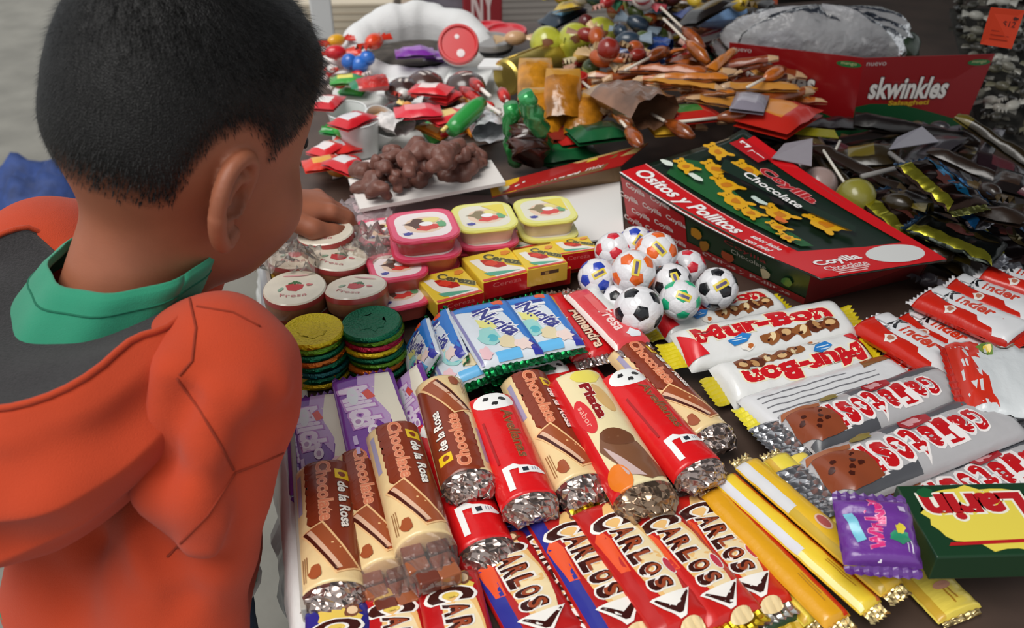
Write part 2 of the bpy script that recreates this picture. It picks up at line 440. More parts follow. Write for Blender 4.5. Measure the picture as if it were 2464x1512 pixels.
# legs and feet under the trousers, in the same body mesh
def legsdf(p):
    d = None
    for s in (1, -1):
        h = HIP + Rh * .058 * s; k = h + V((0, 0, -.235)) + Fh * .012; a = V((h.x, h.y, .055)) - Fh * .005; t = a + Fh * .10 - Z * .03
        for x in (caps(p, h, k, .055, .040), caps(p, k, a, .040, .028), caps(p, a - Z * .02, t, .028, .024)):
            d = x if d is None else smin(d, x, .02)
    return smin(d, caps(p, HIP, NB - Z * .05, .085, .07), .05)
vc, fc = surfnet(legsdf, (HIP.x - .2, HIP.y - .2, -.01), (HIP.x + .2, HIP.y + .2, .9), .008)
boy = thing('person', 'child in orange hooded jacket and green collar, short black hair, reaching over the sweets', 'person')
boy.location = (HIP.x, HIP.y, 0)
BM = Matrix.Translation((-HIP.x, -HIP.y, 0))
bm = bmesh.new(); off = 0; allv, allf = [], []
for a, b in ((vs, fs), (va, fa), (vb, fb), (vc, fc)):
    allv.append(a); allf.append(b + off); off += len(a)
body = mesh('body', np.concatenate(allv), np.concatenate(allf), skin, boy, True, None, BM)
headT = BVHTree.FromPolygons([V(v) for v in vs], [tuple(int(i) for i in f) for f in fs])

# hair: a close-cropped cap that thins out towards ear and nape, with short strands
hv = (vs - np.array(H0)) @ AX.T
def hairmask(q):
    x, y, z = q[:, 0], q[:, 1], q[:, 2]
    line = np.where(y > .0, -.036 + .034 * np.clip(y / .03, 0, 1) + np.clip((y - .03) / .05, 0, 1) * .058, -.034 - .030 * np.clip(-y / .05, 0, 1))
    earc = np.sqrt(((y + .012) / .028) ** 2 + ((z + .040) / .040) ** 2)
    m = np.clip((z - line) / .034, 0, 1)
    m = np.where(np.abs(x) > .035, np.minimum(m, np.clip((earc - 1) / .55, 0, 1)), m)
    r = np.sqrt((x / .0715) ** 2 + ((y + .004) / .089) ** 2 + ((z - .012) / .084) ** 2)
    return np.where((r > 1.34) & (np.abs(x) > .06), 0, m)
hm = hairmask(hv)
fmask = (hm[fs] > .001).all(1)
keep = np.unique(fs[fmask]); remap = -np.ones(len(vs), int); remap[keep] = np.arange(len(keep))
me0 = body.data; nrm = np.zeros(3 * len(me0.vertices), np.float32); me0.vertices.foreach_get('normal', nrm); nrm = nrm.reshape(-1, 3)[:len(vs)]
hq = hv[keep]; rn_ = np.array([mnoise.noise(V(q) * 60) for q in hq])
top = np.clip((hq[:, 2] + .01) / .07, 0, 1)
hpos = vs[keep] + nrm[keep] * ((.0006 + .0085 * hm[keep] * (.35 + .65 * top)) * (1 + .10 * rn_))[:, None]
hairm = bpy.data.materials.new('m_black_hair'); hairm.use_nodes = True
n = hairm.node_tree.nodes; l = hairm.node_tree.links; b = n['Principled BSDF']
b.inputs['Base Color'].default_value = lin('#080605'); b.inputs['Roughness'].default_value = .5; b.inputs['Specular IOR Level'].default_value = .35
atn = n.new('ShaderNodeAttribute'); atn.attribute_name = 'hair_cover'
tx = n.new('ShaderNodeTexNoise'); tx.inputs['Scale'].default_value = 900; tc = n.new('ShaderNodeTexCoord'); l.new(tc.outputs['Object'], tx.inputs['Vector'])
mr = n.new('ShaderNodeMapRange'); mr.inputs[1].default_value = .0; mr.inputs[2].default_value = .8; mr.inputs[3].default_value = .0; mr.inputs[4].default_value = 1.2
ad = n.new('ShaderNodeMath'); ad.operation = 'MULTIPLY_ADD'; ad.inputs[1].default_value = .9; ad.inputs[2].default_value = -.45; ad.use_clamp = False
l.new(tx.outputs['Fac'], ad.inputs[0]); l.new(atn.outputs['Fac'], mr.inputs[0])
sm = n.new('ShaderNodeMath'); sm.operation = 'ADD'; sm.use_clamp = True; l.new(mr.outputs[0], sm.inputs[0]); l.new(ad.outputs[0], sm.inputs[1])
l.new(sm.outputs[0], b.inputs['Alpha'])
bpn = n.new('ShaderNodeBump'); bpn.inputs['Strength'].default_value = .5; bpn.inputs['Distance'].default_value = .002
l.new(tx.outputs['Fac'], bpn.inputs['Height']); l.new(bpn.outputs[0], b.inputs['Normal'])
# strands
rng = np.random.default_rng(3); tri = fs[fmask]; NS = 26000
ti = rng.integers(0, len(tri), NS); wv = rng.dirichlet((1, 1, 1, 1), NS)
pc = (vs[tri[ti]] * wv[..., None]).sum(1); nc = (nrm[tri[ti]] * wv[..., None]).sum(1); mc = (hm[tri[ti]] * wv).sum(1)
qc = (pc - np.array(H0)) @ AX.T
wh = np.array([.012, -.055, .075]); fl = qc - wh; fl[:, 2] -= .05; fl /= np.linalg.norm(fl, axis=1)[:, None]
fl = fl @ AX; fl -= nc * (fl * nc).sum(1)[:, None]; fl /= np.linalg.norm(fl, axis=1)[:, None] + 1e-6
okm = mc > rng.uniform(0, .9, NS); pc, nc, mc, fl = pc[okm], nc[okm], mc[okm], fl[okm]; qz = qc[okm][:, 2]
L = (.004 + .011 * mc * np.clip((qz + .03) / .08, .25, 1))[:, None] * rng.uniform(.7, 1.2, (len(pc), 1))
jit = rng.normal(0, .25, pc.shape); d1 = fl + jit * .6 + nc * .55; d1 /= np.linalg.norm(d1, axis=1)[:, None]
base = pc + nc * (.0055 * mc * np.clip((qz + .01) / .07, .3, 1))[:, None]; sdv = np.cross(d1, nc); sdv *= .00035 / (np.linalg.norm(sdv, axis=1)[:, None] + 1e-9)
tip = base + d1 * L
SV = np.stack([base - sdv, base + sdv, tip], 1).reshape(-1, 3); SF = np.arange(len(SV)).reshape(-1, 3) + len(keep)
hfs = [tuple(int(remap[i]) for i in f) for f in fs[fmask]]
hair = mesh('hair', np.concatenate([hpos, SV]), hfs + [tuple(int(i) for i in f) for f in SF], hairm, boy, True, None, BM)
da = hair.data.attributes.new('hair_cover', 'FLOAT', 'POINT'); da.data.foreach_set('value', np.concatenate([hm[keep] * .8, np.ones(len(SV))]).astype(np.float32))
hair['kind'] = 'stuff'; hair['label'] = 'close-cropped black hair fading out above the ear'
for s in (1, -1):                                                                    # eyes and brows
    e = thing('eye', M=None); e.parent = boy; e.matrix_local = BM @ Matrix.Translation(hl(.028 * s, .067, -.022))
    bm = bmesh.new(); bmesh.ops.create_uvsphere(bm, u_segments=16, v_segments=12, radius=.0115); frombm('eyeball', bm, mat('#e8e2da', rough=.15, coat=.5), e)
    bm = bmesh.new(); bmesh.ops.create_uvsphere(bm, u_segments=14, v_segments=8, radius=.0055); o = frombm('iris', bm, mat('#1c100a', rough=.1, coat=.5), e); o.location = F * .0070 - U * .0036
    bm = bmesh.new(); bmesh.ops.create_uvsphere(bm, u_segments=18, v_segments=12, radius=.0122); bmesh.ops.delete(bm, geom=[v for v in bm.verts if V(v.co).dot(U * .93 + F * .36) < .0030], context='VERTS'); frombm('eyelid', bm, skin, e)
    tube('eyebrow', [hl(s * (.016 + .022 * t), .0835 - .012 * t * t, -.0045 + .005 * sin(pi * t)) for t in [i / 6 for i in range(7)]], .0022, mat('#1a120e', rough=.6), boy, 6).matrix_local = BM

# clothes
orange = mat('#b8390d', rough=.9, var=.10, vs=9, bump=.35, bs=1600, sheen=.08)
orange_in = mat('#232022', rough=.95, var=.35, vs=500, bump=.4, bs=900, sheen=.1)
green = mat('#0d8462', rough=.85, var=.06, vs=20, bump=.25, bs=1500, sheen=.2)
def rel(v): return np.array(v, np.float32)
WST = V((-.306, .480, .60))
folds = [(D(415, 905, .535), D(360, 1180, .56), .012, .016), (D(380, 1190, .56), D(470, 1210, .55), .013, .016), (D(520, 950, .53), D(470, 1180, .54), .008, .014), (D(440, 960, .53), D(395, 1120, .55), -.008, .011), (D(610, 1010, .52), D(590, 1290, .54), -.006, .012),
         (D(400, 1330, .58), D(560, 1420, .56), -.009, .014), (D(260, 1300, .62), D(420, 1460, .60), -.006, .018), (D(470, 1240, .55), D(500, 1400, .56), .009, .016), (D(480, 1390, .56), D(510, 1512, .57), -.010, .012), (D(620, 930, .53), D(560, 1090, .53), .004, .012),
         (D(330, 1180, .58), D(440, 1420, .585), -.008, .014), (D(600, 850, .56), D(690, 940, .56), .004, .012),
         (D(560, 1180, .53), D(600, 1330, .545), .007, .012), (D(440, 1230, .56), D(560, 1290, .55), .007, .012), (D(470, 1330, .56), D(600, 1380, .555), .006, .012), (D(430, 1000, .545), D(500, 1090, .54), .006, .012), (D(540, 860, .55), D(600, 960, .54), .004, .014), (D(300, 1350, .61), D(330, 1512, .62), .006, .016), (D(180, 1320, .64), D(240, 1500, .64), -.006, .016), (D(380, 1080, .56), D(350, 1210, .57), -.010, .012), (D(620, 1250, .54), D(640, 1420, .55), -.005, .012)]
def jacksdf(p):
    d = caps(p, rel(NB + V((.0, -.0, -.095))), rel(WST + Z * .03), .082, .092)
    d = smin(d, caps(p, rel(SHL - Z * .02), rel(SHR - Z * .02), .048, .046), .045)
    d = smin(d, ellip(p, rel(WST + Z * .0), (.100, .092, .10)), .04)
    for a, b, c, rs in ((SHR, ELR, WRR, (.048, .046, .036)), (SHL, SHL * .52 + WR * .48 - Z * .035, WR - hd * .045, (.052, .046, .034))):
        s = smin(caps(p, rel(a), rel(b), rs[0], rs[1]), caps(p, rel(b), rel(c), rs[1], rs[2]), .02); d = smin(d, s, .032)
    for a, b, am, wd in folds: d = d - 1.5 * am * np.exp(-(segd(p, rel(a), rel(b)) / wd) ** 2)
    d = d + .0022 * np.sin(p[:, 0] * 60 + 3 * np.sin(p[:, 2] * 26)) * np.sin(p[:, 2] * 34 + p[:, 1] * 30)
    d = smax(d, -(caps(p, rel(NB - Z * .05), rel(NB + Z * .25), .052, .075)), .012)     # neck opening
    return smax(d, (WST.z + .045) - p[:, 2] - .10 * np.maximum(0, p[:, 0] - WST.x + .02), .012)
vj, fj = surfnet(jacksdf, (-.56, .30, .50), (-.07, 1.0, .97), .0042)
jacket = mesh('hooded_jacket', vj, fj, orange, boy, True, None, BM)
jackT = BVHTree.FromPolygons([V(v) for v in vj], [tuple(int(i) for i in f) for f in fj])
def onto(T, pts, off=.0):
    o, c = [], V((0, 0, CAM_Z))
    for i in range(len(pts) - 1):
        for k in range(10):
            x = pts[i][0] + (pts[i+1][0] - pts[i][0]) * k / 10; y = pts[i][1] + (pts[i+1][1] - pts[i][1]) * k / 10
            h = T.ray_cast(c, ray(x, y))
            if h[0] is not None: o.append(h[0] + h[1] * off)
    return o
seam = mat('#8a2c12', rough=.95)
for pts in ([(425, 910), (480, 985), (530, 1070), (566, 1138)], [(566, 1138), (620, 1118), (688, 1088)], [(566, 1138), (500, 1240), (392, 1352)], [(455, 712), (472, 790), (462, 870), (428, 908)], [(474, 738), (560, 752), (632, 790)]):  # seams; the last line is a fold crease, its shade drawn as dark tube
    q = onto(jackT, pts, .0002)
    if len(q) > 3: tube('seam', q, .0009, seam, jacket, 5)
# hood: a bag of cloth lying on the back, its rim open towards the neck
def hoodpt(s, t):
    # s along the rim from the right chest round the back to the left chest, t: 0 collar -> .34 rim -> 1 hanging underside
    a = pi * (-.22 + 1.44 * s); back = max(0., sin(a)) ** 1.3; side = cos(a)
    dirv = Rh * side - Fh * sin(a)
    rin, rrim, rout, rend = .060, .098 + .052 * back, .115 + .075 * back, .095 + .045 * back
    zin, zrim, zout, zend = .004 - .014 * back, .016 - .022 * back, -.045 - .055 * back, -.055 - .080 * back
    K = [(0, rin, zin), (.16, rin + (rrim - rin) * .55, zin + (zrim - zin) * .45), (.34, rrim, zrim), (.42, rrim + .012, zrim - .012), (.66, rout, (zrim + zout) / 2 - .01), (.86, rout * .98, zout), (1, rend, zend)]
    for i in range(len(K) - 1):
        if t <= K[i+1][0] + 1e-9:
            k = (t - K[i][0]) / (K[i+1][0] - K[i][0]); k = k * k * (3 - 2 * k) if i in (4,) else k
            r = K[i][1] + (K[i+1][1] - K[i][1]) * k; z = K[i][2] + (K[i+1][2] - K[i][2]) * k; break
    if a < 0: r *= 1 - .25 * (-a); z -= .10 * (-a)
    if a > pi: r *= 1 - .25 * (a - pi); z -= .10 * (a - pi)
    p = NB + dirv * r + Z * (z + .012)
    if t > .46: q = (t - .46) / .54; p = p + dirv * (.0065 * sin(2 * pi * (q * 1.35 + s * 2.3)) * sin(pi * q) ** .7 * (.4 + back))
    wv = fbm(p, 16, 2) * .010 * (1 if t > .3 else .4)
    return p + dirv * wv + Z * fbm(p + V((3, 1, 2)), 12, 2) * .008
o = grid('hood', hoodpt, 90, 46, orange, boy, 0, M=BM)
nvv = 46
o.data.materials.append(orange_in)
mi = []
for i in range(89):
    for j in range(45): mi.append(1 if j < 15 else 0)
o.data.polygons.foreach_set('material_index', mi)
sm_ = o.modifiers.new('s', 'SUBSURF'); sm_.levels = 1; sm_.render_levels = 1
tube('rim_seam', [hoodpt(i / 60, .335) + Z * .0012 for i in range(61)], .0022, orange, o, 6)
# green shirt collar
def collar(s, t):
    a = 2 * pi * s; c = NB + (NK - NB) * .30 - Fh * .004; dirv = Rh * cos(a) - Fh * sin(a)
    ax = (NK - NB).normalized()
    prof = [(.051, .022), (.055, .030), (.059, .025), (.063, .002), (.066, -.024)]
    k = t * 4; i = min(int(k), 3); k -= i
    r = prof[i][0] + (prof[i+1][0] - prof[i][0]) * k; z = prof[i][1] + (prof[i+1][1] - prof[i][1]) * k
    return c + dirv * r + ax * z + dirv * (.0012 * sin(9 * a))
cg = grid('shirt_collar', collar, 61, 17, green, boy, .0018, M=BM)
tube('stitching', [collar(i / 60, .62) for i in range(61)], .0008, mat('#0a6349', rough=.9), cg, 5)
# shirt hem, trousers, shoes
jeans = mat('#39485f', rough=.9, var=.25, vs=60, bump=.4, bs=1400)
def hem(s, t): a = 2*pi*s; r = .088 + .003 * sin(7*a) - .004 * t; return V((WST.x + 1.08 * r * cos(a), WST.y + r * sin(a), WST.z + .058 - .045 * t))
grid('shirt_hem', hem, 48, 5, green, boy, .0015, M=BM)
tube('shirt_hem_trim', [hem(i / 48, 1) for i in range(48)], .003, mat('#e8e6e2', rough=.9), boy, 6, True).matrix_local = BM
def jsdf(p):
    d = None
    for s in (1, -1):
        h = HIP + Rh * .056 * s; k = h + V((0, 0, -.235)) + Fh * .012; a = V((h.x, h.y, .075))
        for x in (caps(p, h, k, .066, .053), caps(p, k, a, .053, .045)): d = x if d is None else smin(d, x, .015)
    d = smin(d, ellip(p, rel(HIP + V((.022, 0, .06))), (.092, .086, .10)), .03)
    d = d + .003 * np.sin(p[:, 2] * 70 + 4 * p[:, 0] * 20)
    return smax(d, p[:, 2] - (HIP.z + .125), .005)
vt, ft = surfnet(jsdf, (HIP.x - .2, HIP.y - .2, .01), (HIP.x + .2, HIP.y + .2, .65), .007)
mesh('jeans', vt, ft, jeans, boy, True, None, BM)
for s in (1, -1):
    h = HIP + Rh * .056 * s; a = V((h.x, h.y, .045))
    vS, fS = surfnet(lambda p: smax(smin(caps(p, a - Fh * .02, a + Fh * .105 - Z * .012, .039, .034), caps(p, a, a + Z * .03, .036, .036), .02), .006 - p[:, 2], .004), (a.x - .17, a.y - .17, -.02), (a.x + .17, a.y + .17, .13), .005)
    sh = mesh('shoe', vS, fS, mat('#2b2b30', rough=.6), boy, True, None, BM)
# ------------------------------------------------------------------ ground, stall table
TA = R(16); E1 = V((cos(TA), sin(TA), 0)); E2 = V((-sin(TA), cos(TA), 0))
T0 = P(708, 1400)
floor = grid('floor', lambda s, t: V((-7 + 14 * s, -3 + 14 * t, 0)), 3, 3, mat('#76746d', rough=.85, var=.14, vs=5, bump=.3, bs=60), smooth=False)
tag(floor, kind='structure')
def tp(u, v, z=0): q = T0 + E1 * u + E2 * v; return V((q.x, q.y, TZ + z))
TM = Matrix.Translation(T0 - Z * T0.z) @ Matrix.Rotation(TA, 4, 'Z')
tbl = thing('market_table', 'long market stall table under the sweets, top coloured dark brown for shade in gaps', 'table', None, TM)
box('table_top', 1.75, 1.80, .025, mat('#4a3a32', rough=.5, var=.25, vs=12), tbl, TZ - .0255, .002, Matrix.Translation((.875, .50, 0)))  # dark top colour stands in for shade in the gaps between goods
for x in (.06, 1.69):
    for y in (-.34, 1.34): box('leg', .045, .045, TZ - .0255, mat('#6b6a68', rough=.5, metal=.6), tbl, 0, .003, Matrix.Translation((x, y, 0)))
def sheet(s, t):                                          # white plastic hanging crumpled over the near edge
    v = -.40 + 1.55 * s; k = t * 3
    if k < 1: p = tp(.028 - .030 * k, v, .0025 + .004 * k * abs(fbm((v * 9, k, 1), 3)))
    else:
        d = (k - 1) / 2
        p = tp(-.002 - .004 - .020 * abs(fbm((v * 5, d * 2.2, 5), 2.5)) * min(1, d * 3) - .012 * d, v + .012 * fbm((v * 7, d * 3, 9), 2), -.004 - .36 * d)
    return p
o = grid('plastic_sheet', sheet, 150, 26, mat('#dcdcda', rough=.35, coat=.3, bump=.5, bs=60), None, .0012)
tag(o, 'crumpled white plastic sheet hanging over the table edge beside the child', 'plastic sheet')
# narrow wooden tray the near sweets stand in
tray = thing('wooden_tray', 'shallow tray with white and yellow rims holding wafers and coins', 'tray')
def slat(a, b, h, wd, m, nm='rim_slat', bev=.001):
    d = b - a; M = frame(V(((a.x + b.x) / 2, (a.y + b.y) / 2, TZ + .0005)), V((d.x, d.y, 0))); box(nm, d.length, wd, h, m, tray, 0, bev, M)
wht, ylw = paper('#d9d6cc', rough=.5), paper('#b9962c', rough=.45, coat=.2)
slat(P(640, 640), P(697, 930), .026, .004, wht); slat(P(652, 640), P(706, 930), .024, .004, ylw); slat(P(700, 940), P(738, 1505), .016, .004, paper('#a8a39a'))
slat(P(702, 938), P(812, 922), .020, .004, wht); slat(P(703, 945), P(812, 929), .018, .004, ylw)
# ------------------------------------------------------------------ packets: builders of each kind (with their print)
RED, DRED, BROWN, DBROWN, CREAM, WHITE, YEL, GRN, BLU, PUR, ORG, PINK = '#d3141a', '#8e0d10', '#87371c', '#3a1710', '#ecd09a', '#eeeeec', '#f0c81e', '#0f7a3c', '#22309a', '#7d3a9c', '#e0701a', '#e8557a'
SIL = foil('#c9c9cc', 140, .22); GOLD = foil('#d8ac38', 140, .25); BRFOIL = foil('#b9a79f', 150, .2)
def top_fn(L, W, H, p=2.3, tap=.012, zc=.35, cr=.0, wr=.0005, seed=0, tb=None):
    """height of a packet's upper skin over (x, y)"""
    tb = tap if tb is None else tb
    def f(x, y):
        da, db = x + L/2 - cr, L/2 - cr - x
        ea = 1 if da >= tap else max(0, 1 - ((tap - da) / tap) ** 2) ** .5 if da > 0 else 0
        eb = 1 if db >= tb else max(0, 1 - ((tb - db) / tb) ** 2) ** .5 if db > 0 else 0
        e = min(ea, eb); c = max(0, 1 - min(1, abs(2*y/W)) ** p) ** (1/p)
        return H * zc + H * (1 - zc) * c * e + (wr * mnoise.noise((x*70 + seed, y*90, seed)) * e * 2)
    return f
def packet(name, parent, L, W, H, m, p=2.3, tap=.012, zc=.35, cr=.010, wr=.0006, seed=0, nu=26, nv=11, tb=None):
    f = top_fn(L, W, H, p, tap, zc, cr, wr, seed, tb); z0 = H * zc; vs, fs = [], []
    us = [-L/2 + cr + (L - 2*cr) * (.5 - .5 * cos(pi * i / (nu - 1))) * .5 + (L - 2*cr) * .5 * i / (nu - 1) for i in range(nu)]
    ys = [-W/2 * cos(pi * j / (nv - 1)) for j in range(nv)]
    for sgn in (1, -1):
        for x in us:
            for y in ys:
                t = f(x, y); vs.append((x, y, t if sgn > 0 else max(0, z0 - (t - z0) * zc / (1 - zc))))
    q = nu * nv
    for i in range(nu - 1):
        for j in range(nv - 1):
            a, b, c, d = i*nv+j, (i+1)*nv+j, (i+1)*nv+j+1, i*nv+j+1
            fs += [(a, b, c, d), (q+d, q+c, q+b, q+a)]
    mesh(name, vs, fs, m, parent)
    return f, us, ys
def crimp(parent, x0, ln, W, z, m, n=14, sgn=1, name='crimped_end'):
    vs, fs = [], []; k = 5
    for i in range(k):
        x = x0 + sgn * ln * i / (k - 1)
        for j in range(n + 1):
            y = -W/2 + W * j / n
            zz = z + (.0007 if j % 2 else -.0007) + .0012 * sin(i * .9 + j * .25)
            xx = x + (sgn * .0016 * (1 if j % 2 else -1) if i == k - 1 else 0)
            vs.append((xx, y, zz))
    for i in range(k - 1):
        for j in range(n):
            a = i*(n+1) + j; fs.append((a, a+1, a+n+2, a+n+1) if sgn < 0 else (a, a+n+1, a+n+2, a+1))
    mesh(name, vs, fs, m, parent, False)
def foil_end(parent, x0, x1, W, H, m, zc=.2, p=2.2, name='foil_end', seed=1):
    """crumpled tucked end from x0 to x1, closed by a slanting folded face"""
    rn = random.Random(seed); vs, fs = [], []; nv = 15; nu = 7
    for i in range(nu + 1):
        k = min(1, i / (nu - 1)); x = x0 + (x1 - x0) * k
        for j in range(nv):
            an = pi * j / (nv - 1); c, s_ = -cos(an), sin(an)
            sh = (1 - .35 * k ** 2)
            y = W/2 * c * sh * (1.015); z = H * (zc + (1 - zc) * abs(s_) ** (2/p)) * (1 - .55 * k ** 2) * 1.02
            if i == nu: y *= .55; z = H * zc * .4; x = x1 - (x1 - x0) * .18
            jt = .0016 * min(1, k * 3)
            vs.append((x + rn.uniform(-jt, jt), y + rn.uniform(-jt, jt), max(.0004, z + rn.uniform(-jt, jt))))
    for i in range(nu):
        for j in range(nv - 1):
            a = i*nv + j; fs.append((a, a+nv, a+nv+1, a+1))
    mesh(name, vs, fs, m, parent, False)

def wafer_bar(flip=False):
    t = thing('wafer_bar', cat='candy bar'); L, W, H = .150, .043, .021
    f, us, ys = packet('wrapper', t, L, W, H, film(CREAM), 2.1, .006, .15, .0, .0003, 1, 30, 13, .001)
    a = Art(); br = ink('#84341a')
    pts = [(-.0745, .0213), (-.0745, -.006)]
    for i in range(9):
        x = -.070 + i * .0092; pts += [(x, -.0140), (x + .0022, -.0132), (x + .0040, -.0062), (x + .0062, -.0085)]
    pts += [(.012, -.0095), (.030, .002), (.052, .012), (.062, .0213)]
    a.poly(pts, br)
    a.rect(-.060, -.0195, -.012, -.0165, ink('#a9a3c4'))
    a.text('Chocolate', -.031, .0005, .074, .0105, ink('#e08460'), .02, out=ink('#f0ac86'), ow=.03)
    a.rect(-.057, .0085, -.045, .0185, ink(YEL)); a.blob(-.051, .0135, .003, .0025, ink(BROWN))
    a.text('de la Rosa', -.013, .0132, .056, .0072, ink('#f4efe6'), .03, out=ink(DBROWN), ow=.035)
    def bar(cx, cy, l, w, rot, m): 
        c, s_ = cos(rot), sin(rot)
        a.poly([(cx + x*c - y*s_, cy + x*s_ + y*c) for x, y in ((-l, -w), (l, -w), (l, w), (-l, w))], m)
    bar(.036, .0005, .0285, .0088, .40, ink('#f2c48c')); bar(.036, .0005, .027, .0072, .40, ink('#a0522e'))
    bar(.037, -.0035, .025, .0020, .40, ink('#e0b79a')); bar(.038, -.0058, .026, .0012, .40, ink('#4a1a10'))
    a.blob(.060, -.010, .007, .005, ink('#a0522e'), seed=4)
    a.lines(.040, -.0155, .066, 3, .0014, ink('#9a6a40'), .0005)
    q = -1 if flip else 1
    a.build(lambda x, y, z: V((x * q, y * q, f(x * q, y * q) + z)), [u * q for u in us[1:-1]], ys[1:-1], t)
    foil_end(t, L/2 - .001, L/2 + .019, W, H, BRFOIL, .15)
    return t
def wafer_open():                                          # the same bar, its cubes showing through the clear end
    t = wafer_bar(); t.name = 'wafer_bar'
    for c in list(t.children):
        if c.name.startswith('foil_end'): bpy.data.objects.remove(c)
    foil_end(t, .074, .118, .043, .021, clear('#e8ddd6', .10), .15, name='clear_end')
    rn = random.Random(5)
    for i, (x, y) in enumerate(((.081, -.010), (.082, .0085), (.096, -.009), (.097, .008), (.110, -.004), (.109, .010))):
        box('chocolate_cube', .0125, .0155, .013, mat(('#8a4632', '#6d3324', '#9c5a3a')[i % 3], rough=.25, coat=.6), t, 0.001, .0015, Matrix.Translation((x, y, 0)) @ Matrix.Rotation(rn.uniform(-.2, .2), 4, 'Z'))
    return t
def red_bar():
    t = thing('red_wafer_bar', cat='candy bar'); L, W, H = .150, .042, .020
    f, us, ys = packet('wrapper', t, L, W, H, film('#d8161a'), 2.3, .006, .15, .0, .0004, 2, 30, 13, .001)
    a = Art(); wh = ink('#f2f2f0')
    a.ell(-.058, .0005, .0125, .0165, wh)
    for x, y in ((-.062, -.005), (-.060, .008), (-.0535, .001)): a.blob(x, y, .0028, .0026, ink('#2c2a2a'), seed=int(y*1e4))
    a.text('Avellanas', -.008, .007, .070, .0085, ink('#7a4a2a'), .01, out=ink('#b8764a'), ow=.02)
    a.poly([(.036, -.012), (.041, -.010), (.041, -.0015), (.0485, -.0025), (.0485, .0165), (.0465, .0175), (.044, .0150), (.0415, .0135), (.0375, .0), (.034, -.004)], wh)
    a.rect(.036, -.013, .065, -.0085, wh); a.rect(.0415, .001, .0465, .0055, ink('#2a2f3a')); a.lines(.042, .012, .046, 3, .002, ink('#9aa0b0'), .0008)
    a.rect(-.03, -.0145, .03, -.0128, ink('#a80f12'))
    a.build(lambda x, y, z: V((x, y, f(x, y) + z)), us[1:-1], ys[1:-1], t)
    foil_end(t, L/2 - .001, L/2 + .017, W, H, BRFOIL, .15, seed=3)
    return t
def cream_bar():
    t = thing('cream_wafer_bar', cat='candy bar'); L, W, H = .155, .044, .021
    f, us, ys = packet('wrapper', t, L, W, H, film('#ecdcae'), 2.2, .006, .15, .0, .0004, 3, 30, 13, .001)
    a = Art()
    a.rect(-.077, -.022, .078, -.0165, ink(RED)); a.blob(-.062, .004, .009, .012, ink('#eadb62'), seed=2, j=.12)
    a.ell(-.030, .0075, .020, .0052, ink('#d7ad6c'), rot=.1)
    a.text('Plata', -.028, -.001, .048, .0085, ink('#8c1a1c'), .05, out=ink('#f6efe0'), ow=.03)
    a.ell(-.012, -.0125, .021, .0058, ink('#d8262a')); a.text('sabor', -.012, -.0125, .026, .004, ink('#f0b0a0'))
    a.poly([(.012, -.010), (.022, .006), (.030, .012), (.068, .020), (.074, .006), (.062, -.008), (.030, -.016)], ink('#7d5238'))
    a.ell(.021, .0, .013, .0095, ink('#6f4229'), rot=.8); a.poly([(.028, -.013), (.034, -.010), (.070, .004), (.064, -.008)], ink('#cbb0ac'))
    a.ell(.064, -.013, .014, .0075, ink('#e57a1e'))
    a.build(lambda x, y, z: V((x, y, f(x, y) + z)), us[1:-1], ys[1:-1], t)
    foil_end(t, L/2 - .001, L/2 + .020, W, H, foil('#a58a72', 150, .2), .15, seed=8)
    return t
def king_bar(base, side, endm, tone=0):                    # big brown-and-white letters down a red or blue flow pack
    t = thing('chocolate_bar', cat='candy bar'); L, W, H = .165, .044, .013
    f, us, ys = packet('wrapper', t, L, W, H, film(base), 2.6, .010, .4, .014, .0006, 5 + tone, 30, 13)
    a = Art(); dk, wt = ink('#3b130d'), ink('#f3efe8')
    if tone != 3:
        a.rect(-.066, -.021, .066, -.0125, ink(side)); a.poly([(-.030, -.0205), (.008, -.018), (.010, -.0115), (-.026, -.010), (-.040, -.014)], ink('#e8552a'))
    a.ell(-.005, .004, .058, .0135, ink('#efc07a')); a.ell(.006, .006, .046, .0105, ink('#f2dcae'))
    if tone in (1, 2): a.ell(.016, .0155, .009, .0040, ink('#f4ece6')); a.ell(.016, .0155, .0080, .0030, ink('#c8324a'))
    if tone == 3: a.blob(-.052, .002, .013, .014, ink('#e6c65a'), n=18, j=.3, seed=3)
    a.blob(-.056, .010, .007, .006, ink('#7a4a34'), seed=9); a.ell(-.056, .010, .004, .0036, ink('#e8c8a0'))
    xs = [-.042, -.0275, -.0135, .0005, .0150, .030]; hs = [.032, .018, .018, .018, .017, .018]
    a.word([(c, x, -.001 if c == 'C' else .001, .0135 if c == 'C' else .0120, h) for c, x, h in zip('CARLOS', xs, hs)], dk, wt, .06)
    a.poly([(.041, .015), (.040, .0175), (.063, .003), (.064, -.002), (.042, -.014), (.041, -.0115)], wt)
    a.poly([(.0425, .0140), (.044, .0145), (.060, .002), (.060, -.001), (.0435, -.0115), (.0428, -.0095), (.053, .0005)], dk)
    for c, x in zip('ARLOS', xs[1:]): a.text(c, x + .0012, .0025, .0085, .012, ink('#9a4526'), .03)
    a.ell(.0705, .004, .006, .009, ink('#ecd3a0'))
    a.build(lambda x, y, z: V((x, y, f(x, y) + z)), us[1:-1], ys[1:-1], t)
    crimp(t, -L/2 + .014, .014, W * .97, H * .4, endm, 16, -1); crimp(t, L/2 - .014, .014, W * .97, H * .4, endm, 16, 1)
    return t
